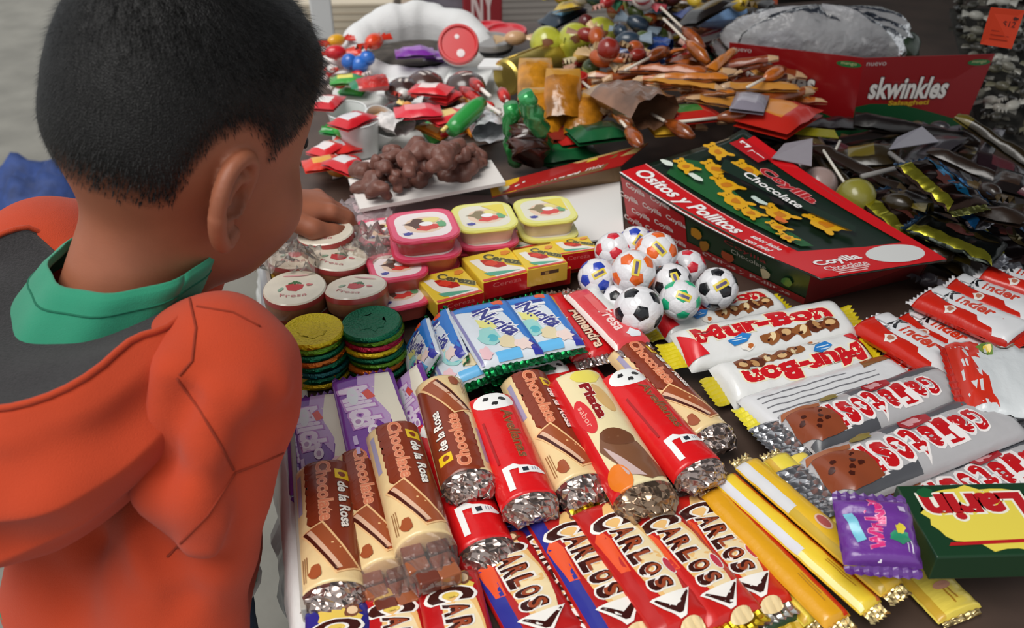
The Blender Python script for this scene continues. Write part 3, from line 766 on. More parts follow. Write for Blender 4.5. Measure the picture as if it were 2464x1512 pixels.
def nougat_bar():
    t = thing('nougat_bar', cat='candy bar'); L, W, H = .215, .052, .022
    f, us, ys = packet('wrapper', t, L, W, H, film('#e4e4e2'), 2.3, .014, .35, .018, .0010, 11, 34, 13)
    a = Art(); rd, ol = ink('#cb1a22'), ink('#efe6c4')
    a.text('Mur-Bon', -.004, .0055, .145, .021, rd, .06, out=ol, ow=.05, arc=.002)
    for i, (x, y) in enumerate(((.012, -.012), (.030, -.013), (.046, -.011), (.060, -.012), (-.004, -.014))):
        a.blob(x, y, .0105, .0070, ink(('#7c4326', '#93592f', '#5e2f1e')[i % 3]), seed=i); a.ell(x + .001, y + .001, .0052, .0034, ink(('#d8b07c', '#e8d0a0', '#b98a58')[i % 3]), rot=i)
        a.blob(x - .003, y - .002, .0024, .0015, ink('#3e1c12'), seed=i + 7)
    a.poly([(-.048, -.008), (-.030, -.002), (-.022, -.006), (-.030, -.013), (-.044, -.015)], ink('#2f7fc8')); a.lines(-.044, -.007, -.028, 2, .003, ink('#cfe2f2'), .0012)
    a.poly([(-.088, .016), (-.078, -.001), (-.070, -.017), (-.090, -.019)], ink('#d8222a'))
    a.blob(-.030, -.018, .007, .004, ink('#f3ece2'), seed=4); a.blob(-.028, -.018, .003, .002, ink('#c06a30'), seed=5)
    a.build(lambda x, y, z: V((x, y, f(x, y) + z)), us[1:-1], ys[1:-1], t)
    crimp(t, -L/2 + .018, .018, W * .66, H * .35, film('#d9c81e'), 14, -1); crimp(t, L/2 - .018, .016, W * .66, H * .35, film('#c9b61c'), 14, 1)
    return t
def silver_bar():
    t = thing('silver_chocolate_bar', cat='candy bar'); L, W, H = .215, .056, .022
    f, us, ys = packet('wrapper', t, L, W, H, film('#b9b7b9'), 2.3, .014, .35, .020, .0010, 21, 34, 13)
    a = Art(); rd, ol = ink('#c3161c'), ink('#f2ecea')
    a.rect(-.090, -.0265, .02, -.014, ink('#5d6066')); a.rect(.02, .018, .087, .0265, ink('#54555a'))
    a.word([(c, -.052 + i * .0150, .003, .0120, (.022 + .0013 * i) * (1.1 if c in 'Glt' else .92)) for i, c in enumerate('Galetosn')], rd, ol, .06, .04)
    a.poly([(.052, .020), (.080, .022), (.089, .010), (.086, -.018), (.062, -.015), (.050, -.004)], ink('#8a4428'))
    a.poly([(.052, -.018), (.086, -.024), (.088, -.019), (.056, -.012)], ink('#a8623a'))
    for i in range(7): a.blob(.060 + .0045 * i % .026, -.006 + .0052 * (i % 4), .0024, .0022, ink('#43190f'), seed=i)
    a.poly([(-.020, -.010), (.004, -.008), (.008, -.014), (.004, -.021), (-.014, -.023), (-.022, -.018)], ink('#a81622')); a.poly([(-.016, -.0125), (.002, -.011), (.0035, -.018), (-.012, -.020)], ink('#d9a0a4'))
    a.blob(.040, -.020, .010, .004, ink('#8a7a36'), seed=5)
    a.build(lambda x, y, z: V((x, y, f(x, y) + z)), us[1:-1], ys[1:-1], t)
    crimp(t, -L/2 + .020, .022, W * .95, H * .35, SIL, 18, -1, 'foil_end'); crimp(t, L/2 - .020, .030, W * .95, H * .35, SIL, 18, 1, 'foil_end')
    return t
def milk_bar():                                            # white and blue bar with a swoosh and green crimped ends
    t = thing('milk_cream_bar', cat='candy bar'); L, W, H = .115, .064, .012
    f, us, ys = packet('wrapper', t, L, W, H, film('#dfe6ee'), 3.2, .006, .4, .008, .0004, 31, 18, 11)
    a = Art()
    a.poly([(-.049, -.031), (-.049, .031), (-.020, .031), (-.028, .008), (-.040, -.031)], ink('#3a86d6')); a.poly([(-.049, .012), (-.049, .031), (.040, .031), (.020, .022), (-.012, .020)], ink('#2e7bd0'))
    a.poly([(.020, .031), (.049, .031), (.049, .022), (.034, .020)], ink('#3a3fa8'))
    a.blob(-.042, .018, .005, .006, ink('#e85a2a'), seed=1)
    a.rect(-.036, -.012, -.031, .018, ink('#3d4398')); a.rect(-.030, -.014, -.026, .019, ink('#f3f3f5'))
    a.text('Nucita', -.009, .006, .052, .020, ink('#3d3f8c'), .03, shear=.2, out=ink('#f4f4f8'), ow=.06, rot=pi/2 - 1.1)
    a.blob(-.008, -.006, .012, .006, ink('#e8e48e'), seed=3, rot=.6)
    a.blob(.014, -.010, .015, .012, ink('#9fd8d4'), seed=4); a.ell(.016, -.008, .006, .005, ink('#5bb8c4')); a.blob(.026, .004, .010, .009, ink('#e8d8b0'), seed=6)
    a.blob(.034, .016, .009, .009, ink('#f4dcd4'), seed=8); a.rect(.038, -.014, .049, .010, ink('#6cbdf0')); a.blob(.036, -.022, .010, .006, ink('#f0c6cc'), seed=9)
    a.rect(-.049, -.031, .049, -.0285, ink('#8684b8'))
    a.build(lambda x, y, z: V((x, y, f(x, y) + z)), us[1:-1], ys[1:-1], t)
    gm = foil('#12703c', 120, .3); crimp(t, -L/2 + .008, .008, W * .97, H * .4, gm, 20, -1); crimp(t, L/2 - .008, .011, W * .97, H * .4, gm, 20, 1)
    return t
def purple_bar():
    t = thing('purple_milk_bar', cat='candy bar'); L, W, H = .110, .046, .011
    f, us, ys = packet('wrapper', t, L, W, H, film('#7a3aa0'), 3., .004, .4, .004, .0003, 41, 18, 11)
    a = Art(); ly = ink('#efe6f0')
    a.poly([(-.050, .008), (-.050, .019), (.020, .0225), (.050, .0225), (.050, .006), (.010, .012), (-.020, .002)], ink('#f2ecd8')); a.poly([(-.050, -.004), (-.050, .009), (-.020, .004), (.004, .012), (.020, .010), (.006, .002), (-.020, -.008)], ink('#c6a6d4'))
    a.poly([(-.050, .0195), (-.050, .0225), (.0, .0225), (-.01, .0205)], ink('#7a3aa0'))
    a.text('Milch', -.012, -.007, .050, .021, ink('#e8d8ea'), .05, shear=.15, out=ink('#b980c4'), ow=.05, rot=.12)
    a.poly([(-.030, .001), (-.020, .005), (-.018, -.001), (-.027, -.004)], ink('#e2574c')); a.ell(-.024, -.011, .010, .004, ink('#dfe2e6'))
    a.ell(.006, -.011, .005, .004, ly); a.ell(.006, -.011, .0026, .002, ink('#b58ab8')); a.ell(.018, -.002, .006, .004, ly); a.ell(.018, -.002, .003, .002, ink('#b58ab8'))
    a.rect(.020, -.017, .030, -.014, ink('#c9b4dc')); a.rect(.033, -.0165, .040, -.0140, ink('#c9b4dc')); a.blob(.034, .013, .011, .006, ink('#ecc6cc'), seed=2)
    a.build(lambda x, y, z: V((x, y, f(x, y) + z)), us[1:-1], ys[1:-1], t)
    crimp(t, -L/2 + .004, .006, W * .97, H * .4, film('#5f2a80'), 16, -1); crimp(t, L/2 - .004, .006, W * .97, H * .4, film('#5f2a80'), 16, 1)
    return t
def slim_red(tone):
    t = thing('slim_red_bar', cat='candy bar'); L, W, H = .130, .030, .011
    f, us, ys = packet('wrapper', t, L, W, H, film('#c8141a' if tone < 2 else '#d8474c'), 2.6, .006, .4, .008, .0006, 51 + tone, 22, 9)
    a = Art()
    if tone < 2:
        a.rect(-.055, -.0145, .055, -.0128, ink('#e8b0a0')); a.text('Almendra', .016, -.001, .070, .012, ink('#e9d2b6'), .03, out=ink('#4a1812'), ow=.05); a.blob(-.034, .003, .014, .005, ink('#c88f38'), seed=tone)
    else:
        a.rect(-.057, .004, -.004, .0145, ink('#dfe2de')); a.rect(-.057, -.015, .057, -.0125, ink('#f2e0da')); a.text('Fresa', .014, .0, .040, .010, ink('#f4d6d2'), .02); a.blob(.044, .006, .008, .005, ink('#dfe6ea'), seed=3); a.rect(-.04, -.004, .0, .002, ink('#e06a6a'))
    a.build(lambda x, y, z: V((x, y, f(x, y) + z)), us[1:-1], ys[1:-1], t)
    crimp(t, -L/2 + .008, .010, W * .95, H * .4, foil('#b9a9a6', 150, .25), 12, -1); crimp(t, L/2 - .008, .012, W * .95, H * .4, foil('#b9a9a6', 150, .25), 12, 1)
    return t
def stick_bar(tone):                                       # long slim yellow stick packs
    t = thing('yellow_stick', cat='candy stick'); L, W, H = .21, .021, .011
    base = ('#dfa01c', '#f0cf3c', '#e8b92c', '#e8d24a', '#efd65a')[tone]
    f, us, ys = packet('wrapper', t, L, W, H, film(base), 2.0, .006, .4, .006, .0004, 61 + tone, 30, 9)
    a = Art()
    if tone == 0: a.rect(-.098, .0045, .098, .0085, ink('#d02a1a'))
    if tone == 1: a.rect(-.098, -.0102, .02, -.0045, ink('#d8d8de')); a.rect(-.098, .0055, .098, .0100, ink('#e56c12')); a.rect(.02, -.0102, .098, -.007, ink('#f4eda0'))
    if tone == 2: a.rect(-.098, -.0102, -.02, -.0035, ink('#d4d4d6')); a.rect(-.02, -.0102, .098, -.006, ink('#c9a528')); a.ell(.01, .001, .011, .0045, ink('#e7c0a8')); a.ell(.01, .001, .009, .0032, ink('#b85a56'))
    if tone >= 3: a.rect(-.098, -.0102, .098, -.007, ink('#d2a834')); a.ell(-.055, .001, .012, .004, ink('#d8a8a0')); a.ell(.03, .001, .010, .004, ink('#d89a80'))
    a.lines(.04, .002, .08, 2, .0022, ink('#b8862a'), .0008)
    a.build(lambda x, y, z: V((x, y, f(x, y) + z)), us[1:-1], ys[1:-1], t)
    crimp(t, -L/2 + .006, .012, W * .9, H * .4, foil('#d8c088', 150, .25), 10, -1); crimp(t, L/2 - .006, .012, W * .9, H * .4, foil('#d8c088', 150, .25), 10, 1)
    return t
def white_red_bar():                                       # white-and-red bar: black K, red letters
    t = thing('white_red_bar', cat='candy bar'); L, W, H = .150, .046, .018
    f, us, ys = packet('wrapper', t, L, W, H, film('#c92413'), 3., .006, .4, .006, .0006, 71, 26, 11)
    a = Art()
    a.poly([(-.068, .023), (-.068, .004), (-.058, -.003), (-.030, -.002), (-.026, -.008), (.012, -.008), (.018, -.014), (.040, -.016), (.046, -.022), (.068, -.021), (.068, .023)], ink('#e6e6e8'))
    a.text('K', -.036, .008, .014, .018, ink('#15161a'), .05); a.text('inder', .000, .006, .052, .016, ink('#d23a1e'), .04)
    a.blob(-.020, -.015, .008, .005, ink('#e8e2da'), seed=3); a.blob(-.020, -.015, .004, .003, ink('#b87058'), seed=6)
    a.build(lambda x, y, z: V((x, y, f(x, y) + z)), us[1:-1], ys[1:-1], t)
    crimp(t, -L/2 + .006, .010, W * .95, H * .4, film('#e2e2e4'), 14, -1); crimp(t, L/2 - .006, .010, W * .95, H * .4, film('#c92413'), 14, 1)
    return t
def faces(t, sx, sy, sz):                                  # frames on the faces of a box standing on z = 0
    T = Matrix.Translation; Rm = Matrix.Rotation
    return {'top': T((0, 0, sz)), 'front': T((0, -sy/2, sz/2)) @ Rm(pi/2, 4, 'X'), 'left': T((-sx/2, 0, sz/2)) @ Rm(-pi/2, 4, 'Z') @ Rm(pi/2, 4, 'X'), 'right': T((sx/2, 0, sz/2)) @ Rm(pi/2, 4, 'Z') @ Rm(pi/2, 4, 'X')}
def cherry_box(turn=False):                                # yellow gum box with a red picture and red front
    t = thing('small_yellow_box', cat='candy box'); sx, sy, sz = .058, .058, .021
    box('carton', sx, sy, sz, paper('#e9c63a', rough=.4, coat=.3), t, 0, .0012)
    Fm = faces(t, sx, sy, sz); a = Art(); h = .027
    a.poly([(-.024, .018), (-.014, .018), (-.004, .006), (.018, -.012), (.026, -.020), (.024, -.024), (-.010, -.024), (-.020, -.004)], ink('#ece6dc'))
    a.poly([(-.013, .014), (-.002, .013), (.010, .0), (.010, -.008), (-.001, -.008), (-.012, .002)], ink('#b8241e')); a.blob(-.003, .004, .008, .006, ink('#d8412a'), seed=1)
    a.poly([(-.020, -.012), (-.006, -.014), (.020, -.021), (-.006, -.022), (-.016, -.020)], ink('#5aa88c')); a.text('Cereza', .012, .006, .046, .0125, ink('#54502e'), .04, rot=-.72, out=ink('#d8cf8a'), ow=.03)
    a.rect(-h, -.0285, h, -.0245, ink('#d8453c')); a.blob(.020, .018, .006, .004, ink('#e08a3c'), seed=5)
    a.flat(Fm['top'], t)
    b = Art(); b.rect(-.0282, -.0098, .0282, .0098, ink('#c4141a') if not turn else ink('#d2aa3e'))
    if turn: b.rect(-.010, .001, .016, .0052, ink('#4a3a2a')); b.rect(-.004, .0015, .002, .0045, ink('#a8894a'))
    else: b.text('Cereza', 0, .0045, .034, .005, ink('#e2706a'))
    b.flat(Fm['front'], t, ('side_pattern', 'side_lettering'))
    return t
def coin(col, rim):
    t = thing('chocolate_coin', cat='chocolate coin'); r, h = .029, .0062
    lathe('foil_face', [(.0001, h - .0006), (r * .80, h - .0006), (r * .86, h), (r * .93, h), (r * .97, h * .75), (r, h * .5), (r * .97, h * .22), (r * .9, .0), (.0001, .0)], mat(col, rough=.32, metal=.55, bump=.35, bs=420), t, 36)
    lathe('rim', [(r * 1.001, h * .70), (r * 1.012, h * .55), (r * 1.012, h * .42), (r * 1.001, h * .3)], foil(rim, 150, .3), t, 36)
    a = Art(); dk = mat(col, rough=.4, metal=.45, bump=.5, bs=300)
    a.blob(0, 0, .013, .013, dk, 20, .3, 3); a.flat(Matrix.Translation((0, 0, h - .0006)), t, ('stamped_pattern', 'lettering'))
    return t
def round_sweet(side='#8a5a3c', film_col=True):            # round soft sweet in film with a strawberry label
    t = thing('round_strawberry_sweet', cat='sweet'); r, h = .031, .021
    lathe('sweet', [(.0001, h), (r * .93, h), (r * .99, h * .93), (r * 1.0, h * .6), (r * .98, h * .1), (r * .93, 0), (.0001, 0)], mat(side, rough=.45, var=.2, vs=80, coat=.3), t, 36)
    lathe('label', [(.0001, h + .0003), (r * .94, h + .0003), (r * .985, h * .95)], paper('#ded6c4', var=.06, vs=60, rough=.35, coat=.5), t, 36)
    lathe('label_edge', [(r * .99, h * .95), (r * 1.004, h * .86), (r * 1.006, h * .70)], ink('#a8403c'), t, 36)
    a = Art(); rd = ink('#b8262c')
    a.poly([(-.009, .003), (-.003, .0055), (.003, .0045), (.009, .003), (.008, -.003), (.002, -.008), (-.006, -.006)], rd)
    for k in range(5): a.ell(-.004 + .002 * k, .0065 + .001 * (k % 2), .003, .0012, ink('#3d6a3c'), rot=.5 + k * .5)
    a.text('Fresa', .0, -.0135, .026, .005, ink('#c07070'), arc=-.002); a.ell(-.013, -.004, .004, .002, ink('#8aa890'), rot=1); a.blob(.014, .002, .003, .002, ink('#c86a6a'), seed=2); a.ell(.0, .019, .013, .0014, ink('#d8a0a0'))
    a.flat(Matrix.Translation((0, 0, h + .0003)), t)
    return t
def rounded(sx, sy, r, n=6):
    pts = []
    for cx, cy, a0 in ((sx/2-r, sy/2-r, 0), (-sx/2+r, sy/2-r, pi/2), (-sx/2+r, -sy/2+r, pi), (sx/2-r, -sy/2+r, 3*pi/2)):
        for i in range(n + 1): a = a0 + pi/2 * i / n; pts.append((cx + r*cos(a), cy + r*sin(a)))
    return pts
def prism(name, outs, m, parent):                         # stacked outlines [(pts, z)...]
    vs, fs = [], []; n = len(outs[0][0])
    for pts, z in outs: vs += [(x, y, z) for x, y in pts]
    for i in range(len(outs) - 1):
        for j in range(n): a = i*n; fs.append((a+j, a+(j+1) % n, a+n+(j+1) % n, a+n+j))
    fs += [tuple(range(n))[::-1], tuple(range((len(outs)-1)*n, len(outs)*n))]
    o = mesh(name, vs, fs, m, parent); o.data.set_sharp_from_angle(angle=R(40)); return o
def cup_jelly(pink=True):                                  # shallow sealed cup with a rounded-square lid
    t = thing('jelly_cup', cat='sweet cup'); S, h = .060, .019
    prism('cup', [(rounded(S * .80, S * .80, .012), 0), (rounded(S * .90, S * .90, .013), h * .85)], mat('#a8483c' if pink else '#d8bfa0', rough=.3, coat=.4, var=.12, vs=30), t)
    prism('rim', [(rounded(S * .98, S * .98, .015), h * .85), (rounded(S, S, .016), h * .92), (rounded(S * .98, S * .98, .015), h)], mat('#cf3350' if pink else '#e2dc6a', rough=.3, coat=.4), t)
    a = Art()
    a.poly(rounded(S * .93, S * .93, .014), ink('#e25878') if pink else ink('#e6e28a')); a.poly(rounded(S * .78, S * .78, .014), ink('#efe3e2' if pink else '#e4dfd0'))
    a.ell(.002, 0, .018, .015, ink('#e8c9b0')); a.blob(-.004, .004, .011, .008, ink('#5a3a30' if pink else '#8a7a58'), seed=3, j=.35); a.blob(.004, -.006, .010, .005, ink('#d8443c'), seed=5, j=.3)
    a.blob(.008, .008, .007, .005, ink('#e8d98a'), seed=6); a.ell(.003, .001, .006, .004, ink('#f2f0ee')); a.blob(-.015, -.014, .004, .003, ink('#4a4a9c'), seed=8); a.blob(.016, -.002, .004, .006, ink('#6aa878'), seed=9)
    if not pink: a.poly([(.0, .022), (.022, .022), (.022, -.006), (.012, .008)], ink('#e6d44e'))
    a.flat(Matrix.Translation((0, 0, h)), t)
    return t
ICO = None
def football(col, sticker=True, rot=(0, 0, 0)):            # foil-wrapped chocolate ball printed like a football
    global ICO
    if ICO is None:
        bm = bmesh.new(); bmesh.ops.create_icosphere(bm, subdivisions=1, radius=1)
        bmesh.ops.bevel(bm, geom=bm.verts[:], offset=100/3, offset_type='PERCENT', segments=1, affect='VERTICES'); vs, fs, mi = [], [], []
        for f in bm.faces:
            pent = len(f.verts) == 5; c = sum((v.co for v in f.verts), V()) / len(f.verts); k = len(f.verts); n = 4
            for a in range(k):
                p, q = f.verts[a].co, f.verts[(a+1) % k].co; b = len(vs)
                ids = {}
                for i in range(n + 1):
                    for j in range(n + 1 - i):
                        x = c + (p - c) * i / n + (q - c) * j / n; e = (i + j) / n
                        ids[i, j] = len(vs); vs.append(x.normalized() * (1 - .022 * e ** 6))
                for i in range(n):
                    for j in range(n - i):
                        fs.append((ids[i, j], ids[i+1, j], ids[i, j+1])); mi.append(int(pent))
                        if i + j < n - 1: fs.append((ids[i+1, j], ids[i+1, j+1], ids[i, j+1])); mi.append(int(pent))
        bm.free(); ICO = (vs, fs, mi)
    t = thing('chocolate_football', cat='chocolate ball'); r = .0195
    mm = Matrix.Translation((0, 0, r)) @ Matrix.Rotation(rot[0], 4, 'X') @ Matrix.Rotation(rot[1], 4, 'Y') @ Matrix.Rotation(rot[2], 4, 'Z') @ Matrix.Scale(r, 4)
    mesh('foil_wrapper', [mm @ v for v in ICO[0]], ICO[1], [mat('#e4e3e6', rough=.3, coat=.4, bump=.3, bs=220), mat(col, rough=.3, coat=.4, bump=.3, bs=220)], t, True, ICO[2])
    if sticker:
        a = Art(); a.rect(-.0075, -.0035, .0075, .0035, ink('#e0c840')); a.rect(-.0055, -.0015, .0055, .0012, ink('#5a5078'))
        s = Matrix.Translation((0, 0, r)) @ Matrix.Rotation(R(48), 4, 'X') @ Matrix.Rotation(rot[2] + .5, 4, 'Z')
        def onb(x, y, z): d = s.to_3x3() @ V((x, y, r)); return V((0, 0, r)) + d.normalized() * (r + z + .0001)
        a.build(onb, [-.004, 0, .004], [0], t, ('sticker', 'lettering'))
    return t
def lolly(col, ball=True, stick=.07, sc=1.):
    t = thing('lollipop', cat='lollipop')
    tube('stick', [(-.005, 0, .002), (stick, 0, .002)], .0019, paper('#e6e0d4'), t, 7)
    if ball:
        bm = bmesh.new(); bmesh.ops.create_uvsphere(bm, u_segments=18, v_segments=12, radius=.016 * sc); frombm('wrapped_head', bm, film(col), t, True, Matrix.Translation((-.014 * sc, 0, .003)))
    else:                                                   # flat tongue of tamarind in film
        f, us, ys = packet('wrapped_head', t, .075, .020, .009, mat(col, rough=.25, coat=.7, var=.35, vs=60, bump=.4, bs=120), 2.2, .012, .3, .0, .001, 81, 14, 7)
        t.children[-1].location = (-.040, 0, -.001)
    return t
SWEETS = {}
def sweet_mesh(kind, col, col2):
    """small wrapped sweets, one mesh each (too small in the picture for parts)"""
    k = (kind, col, col2)
    if k in SWEETS: return SWEETS[k]
    bm = bmesh.new(); m1, m2 = film(col), film(col2)
    if kind == 'bag': m1 = mat(col, rough=.25, coat=.6, var=.4, vs=38, bump=.7, bs=60)
    if kind == 'twist':
        bmesh.ops.create_uvsphere(bm, u_segments=12, v_segments=8, radius=1); bmesh.ops.scale(bm, vec=(.013, .0085, .0080), verts=bm.verts)
        for sg in (1, -1):
            rows = []
            for i, (x, wd) in enumerate(((.0115, .0025), (.016, .004), (.024, .0095))):
                rows.append([bm.verts.new((sg * x, wd * (j - 3) / 3, (.0016 if j % 2 else -.0016) * (1 + i * .5))) for j in range(7)])
            for i in range(2):
                for j in range(6): bm.faces.new((rows[i][j], rows[i][j+1], rows[i+1][j+1], rows[i+1][j])).material_index = 1
        bmesh.ops.translate(bm, vec=(0, 0, .008), verts=bm.verts)
    elif kind == 'sachet':
        n, q = 10, 8; L, W, H = .052, .034, .010; f = top_fn(L, W, H, 2.4, .012, .4, .005, .001, hash(col) % 9); R_ = []
        for s_ in (1, -1):
            R_.append([[bm.verts.new((L*(i/(n-1)-.5), W*(j/(q-1)-.5), f(L*(i/(n-1)-.5), W*(j/(q-1)-.5)) if s_ > 0 else .0008)) for j in range(q)] for i in range(n)])
            for i in range(n - 1):
                for j in range(q - 1):
                    v = [R_[-1][i][j], R_[-1][i+1][j], R_[-1][i+1][j+1], R_[-1][i][j+1]]
                    bm.faces.new(v if s_ > 0 else v[::-1]).material_index = 1 if (2 <= i <= 5 and 2 <= j <= 5) else 0
    elif kind == 'tongue':
        n, q = 14, 6; L, W, H = .10, .018, .009; f = top_fn(L, W, H, 2.2, .02, .4, .0, .0015, hash(col) % 9)
        for s_ in (1, -1):
            G = [[bm.verts.new((L*(i/(n-1)-.5), W*(j/(q-1)-.5)*(1 - .5 * (i/(n-1))), f(L*(i/(n-1)-.5), W*(j/(q-1)-.5)) if s_ > 0 else .0006)) for j in range(q)] for i in range(n)]
            for i in range(n - 1):
                for j in range(q - 1):
                    v = [G[i][j], G[i+1][j], G[i+1][j+1], G[i][j+1]]; bm.faces.new(v if s_ > 0 else v[::-1]).material_index = 1 if i > 10 else 0
    elif kind == 'bag':                                     # standing pouch of soft sweets
        n, q = 12, 9; L, W, H = .070, .046, .026
        for s_ in (1, -1):
            G = []
            for i in range(n):
                u = i / (n - 1); G.append([bm.verts.new((L*(u-.5), W*(j/(q-1)-.5)*(1 - .10*u**3), H*.5 + s_*H*.5*(max(0, 1-abs(2*j/(q-1)-1)**2.2)**.5)*(max(0, 1-(max(0, u-.25)/.75)**2)**.6)*(1+.16*sin(u*17+j*2.1)) )) for j in range(q)])
            for i in range(n - 1):
                for j in range(q - 1):
                    v = [G[i][j], G[i+1][j], G[i+1][j+1], G[i][j+1]]; bm.faces.new(v if s_ > 0 else v[::-1]).material_index = 1 if i >= n - 3 else 0
    elif kind == 'ball':
        bmesh.ops.create_uvsphere(bm, u_segments=16, v_segments=10, radius=.011); bmesh.ops.translate(bm, vec=(0, 0, .011), verts=bm.verts)
        for fc in bm.faces:
            if fc.calc_center_median().z < .008: fc.material_index = 1
    me = bpy.data.meshes.new('sweet'); bm.to_mesh(me); bm.free(); me.materials.append(m1); me.materials.append(m2)
    me.polygons.foreach_set('use_smooth', [True] * len(me.polygons)); SWEETS[k] = me; return me
NAME = {'twist': 'wrapped_sweet', 'sachet': 'sachet', 'tongue': 'tamarind_strip', 'bag': 'sweet_pouch', 'ball': 'round_sweet'}
def sweet(kind, col, col2, M, label, group=None, cat=None):
    o = bpy.data.objects.new(NAME[kind], sweet_mesh(kind, col, col2)); COL.objects.link(o); o.matrix_world = M
    return tag(o, label, cat or {'twist': 'candy', 'sachet': 'packet', 'tongue': 'candy', 'bag': 'pouch', 'ball': 'candy'}[kind], group)
# ------------------------------------------------------------------ near sweets, placed on the table
def bar(t, L0, H0_, a, b, label, group=None, w=1., roll=0., h=1.):
    A, B = P(*a), P(*b); M = span(A, B, roll); up = M.to_3x3() @ V((0, 0, 1)); M.translation -= up * H0_ * h
    return put(t, M, label, group, ((B - A).length / L0, w, h))
wf = wafer_bar(); G1 = 'brown and cream wafer bars'
bar(wf, .169, .021, (772, 1082, .030), (800, 1428, .026), 'brown and cream wafer bar beside the hanging plastic sheet, nearest the child', G1, 1.05)
bar(wafer_bar(True), .169, .021, (1052, 882, .049), (1132, 1150, .044), 'brown and cream wafer bar with its print upside down, silver end towards the viewer', G1, 1.)
bar(wf, .169, .021, (1252, 868, .044), (1412, 1165, .036), 'brown and cream wafer bar between the red bar and the pale cream bar', G1, 1.)
bar(wf, .169, .021, (1500, 802, .042), (1732, 1040, .036), 'brown and cream wafer bar farthest right, touching the yellow-ended nougat bars', G1, 1.)
wo = wafer_open()
bar(wo, .193, .021, (852, 1035, .026), (935, 1400, .022), 'wafer bar with clear end showing chocolate cubes, second from the child', 'wafer bars with clear ends', 1.)
bar(wo, .193, .021, (930, 972, .050), (1035, 1335, .042), 'wafer bar with clear end showing chocolate cubes, lying on top of the purple bar', 'wafer bars with clear ends', 1.)
rb = red_bar(); G2 = 'red wafer bars'
bar(rb, .167, .020, (1170, 928, .044), (1285, 1205, .040), 'bright red wafer bar with white oval, lying between two brown wafers', G2, 1.05)
bar(rb, .167, .020, (1040, 985, .024), (1180, 1320, .024), 'red wafer bar half hidden under the reversed brown wafer', G2, 1.05)
bar(rb, .167, .020, (1480, 872, .050), (1702, 1125, .046), 'bright red wafer bar with white oval, right of the pale cream bar', G2, 1.05)
bar(rb, .167, .020, (1310, 850, .024), (1440, 1095, .022), 'red wafer bar showing as a strip under the pale cream bar', G2, 1.)
cb = cream_bar(); bar(cb, .175, .021, (1372, 868, .052), (1568, 1185, .046), 'pale cream wafer bar with a chocolate roll picture and brown foil end', None, 1.12)
for a, b, l in (((1385, 1010, .02), (1400, 1210, .018), 'foil-ended wafer under the cream bar'), ((1010, 930, .02), (1040, 1200, .018), 'dark wafer wedged under the reversed brown wafer')):
    pass
kb = [king_bar('#b31e1c', '#2b2f8e', foil('#3a3f86', 120, .3), 0), king_bar('#c4201c', '#b81c1a', foil('#cfae28', 120, .3), 1), king_bar('#c4201c', '#c81e1a', foil('#cfae28', 120, .3), 2), king_bar('#b8161a', '#c02020', film('#b0161a'), 3)]
G3 = 'chocolate bars with big brown letters'
KL, KH = .165, .013
bar(kb[0], KL, KH, (1170, 1262, .014), (1345, 1560, .016), 'blue-edged chocolate bar with brown letters, left of the other blue-edged one', G3, 1.15)
bar(kb[0], KL, KH, (1322, 1200, .018), (1545, 1548, .020), 'blue-edged chocolate bar with brown letters under a red one', G3, 1.12)
bar(kb[1], KL, KH, (1420, 1178, .026), (1680, 1535, .028), 'red chocolate bar with brown letters and gold crimped top, left one', G3)
bar(kb[2], KL, KH, (1530, 1190, .026), (1800, 1505, .026), 'red chocolate bar with brown letters and gold crimped top, lying across the middle', G3)
ww = king_bar('#c8281e', '#c81e1a', foil('#c9c9c4', 120, .3), 1)
bar(ww, KL, KH, (1632, 1158, .018), (1868, 1480, .018), 'red chocolate bar with silver-white crimped top beside the yellow sticks', G3)
bar(kb[3], KL, KH, (935, 1372, .014), (985, 1800, .014), 'dark red chocolate bar with a gold shape, beside the blue one', G3)
bar(kb[3], KL, KH, (1065, 1335, .022), (1170, 1790, .020), 'dark red chocolate bar with a gold shape, right of its twin', G3)
bar(king_bar('#26267e', '#22226a', foil('#33337c', 120, .35), 0), KL, KH, (1262, 1225, .010), (1440, 1560, .010), 'blue chocolate bar lowest in the row, showing between the two blue-edged ones', G3, 1.)
bl = king_bar('#2a2a86', '#26267c', foil('#2c2c74', 120, .35), 3)
bar(bl, KL, KH, (808, 1415, .016), (832, 1850, .016), 'dark blue chocolate bar with a gold shape at the near tray corner', G3)
pb = purple_bar(); G4 = 'purple milk bars'
bar(pb, .118, .011, (755, 932, .020), (785, 1190, .012), 'purple and white bar half under the wafer nearest the child', G4, 1.)
bar(pb, .118, .011, (868, 884, .034), (930, 1125, .024), 'purple and white bar in front of the green coin stack', G4, 1.2)
bar(pb, .118, .011, (965, 885, .026), (1035, 1095, .018), 'purple and white bar tilted on edge between bars', G4, .8, R(42))
bar(pb, .118, .011, (722, 1000, .010), (742, 1210, .008), 'purple bar on edge against the tray side', G4, .5, R(-50))
mb = milk_bar(); G5 = 'white and blue milk bars'
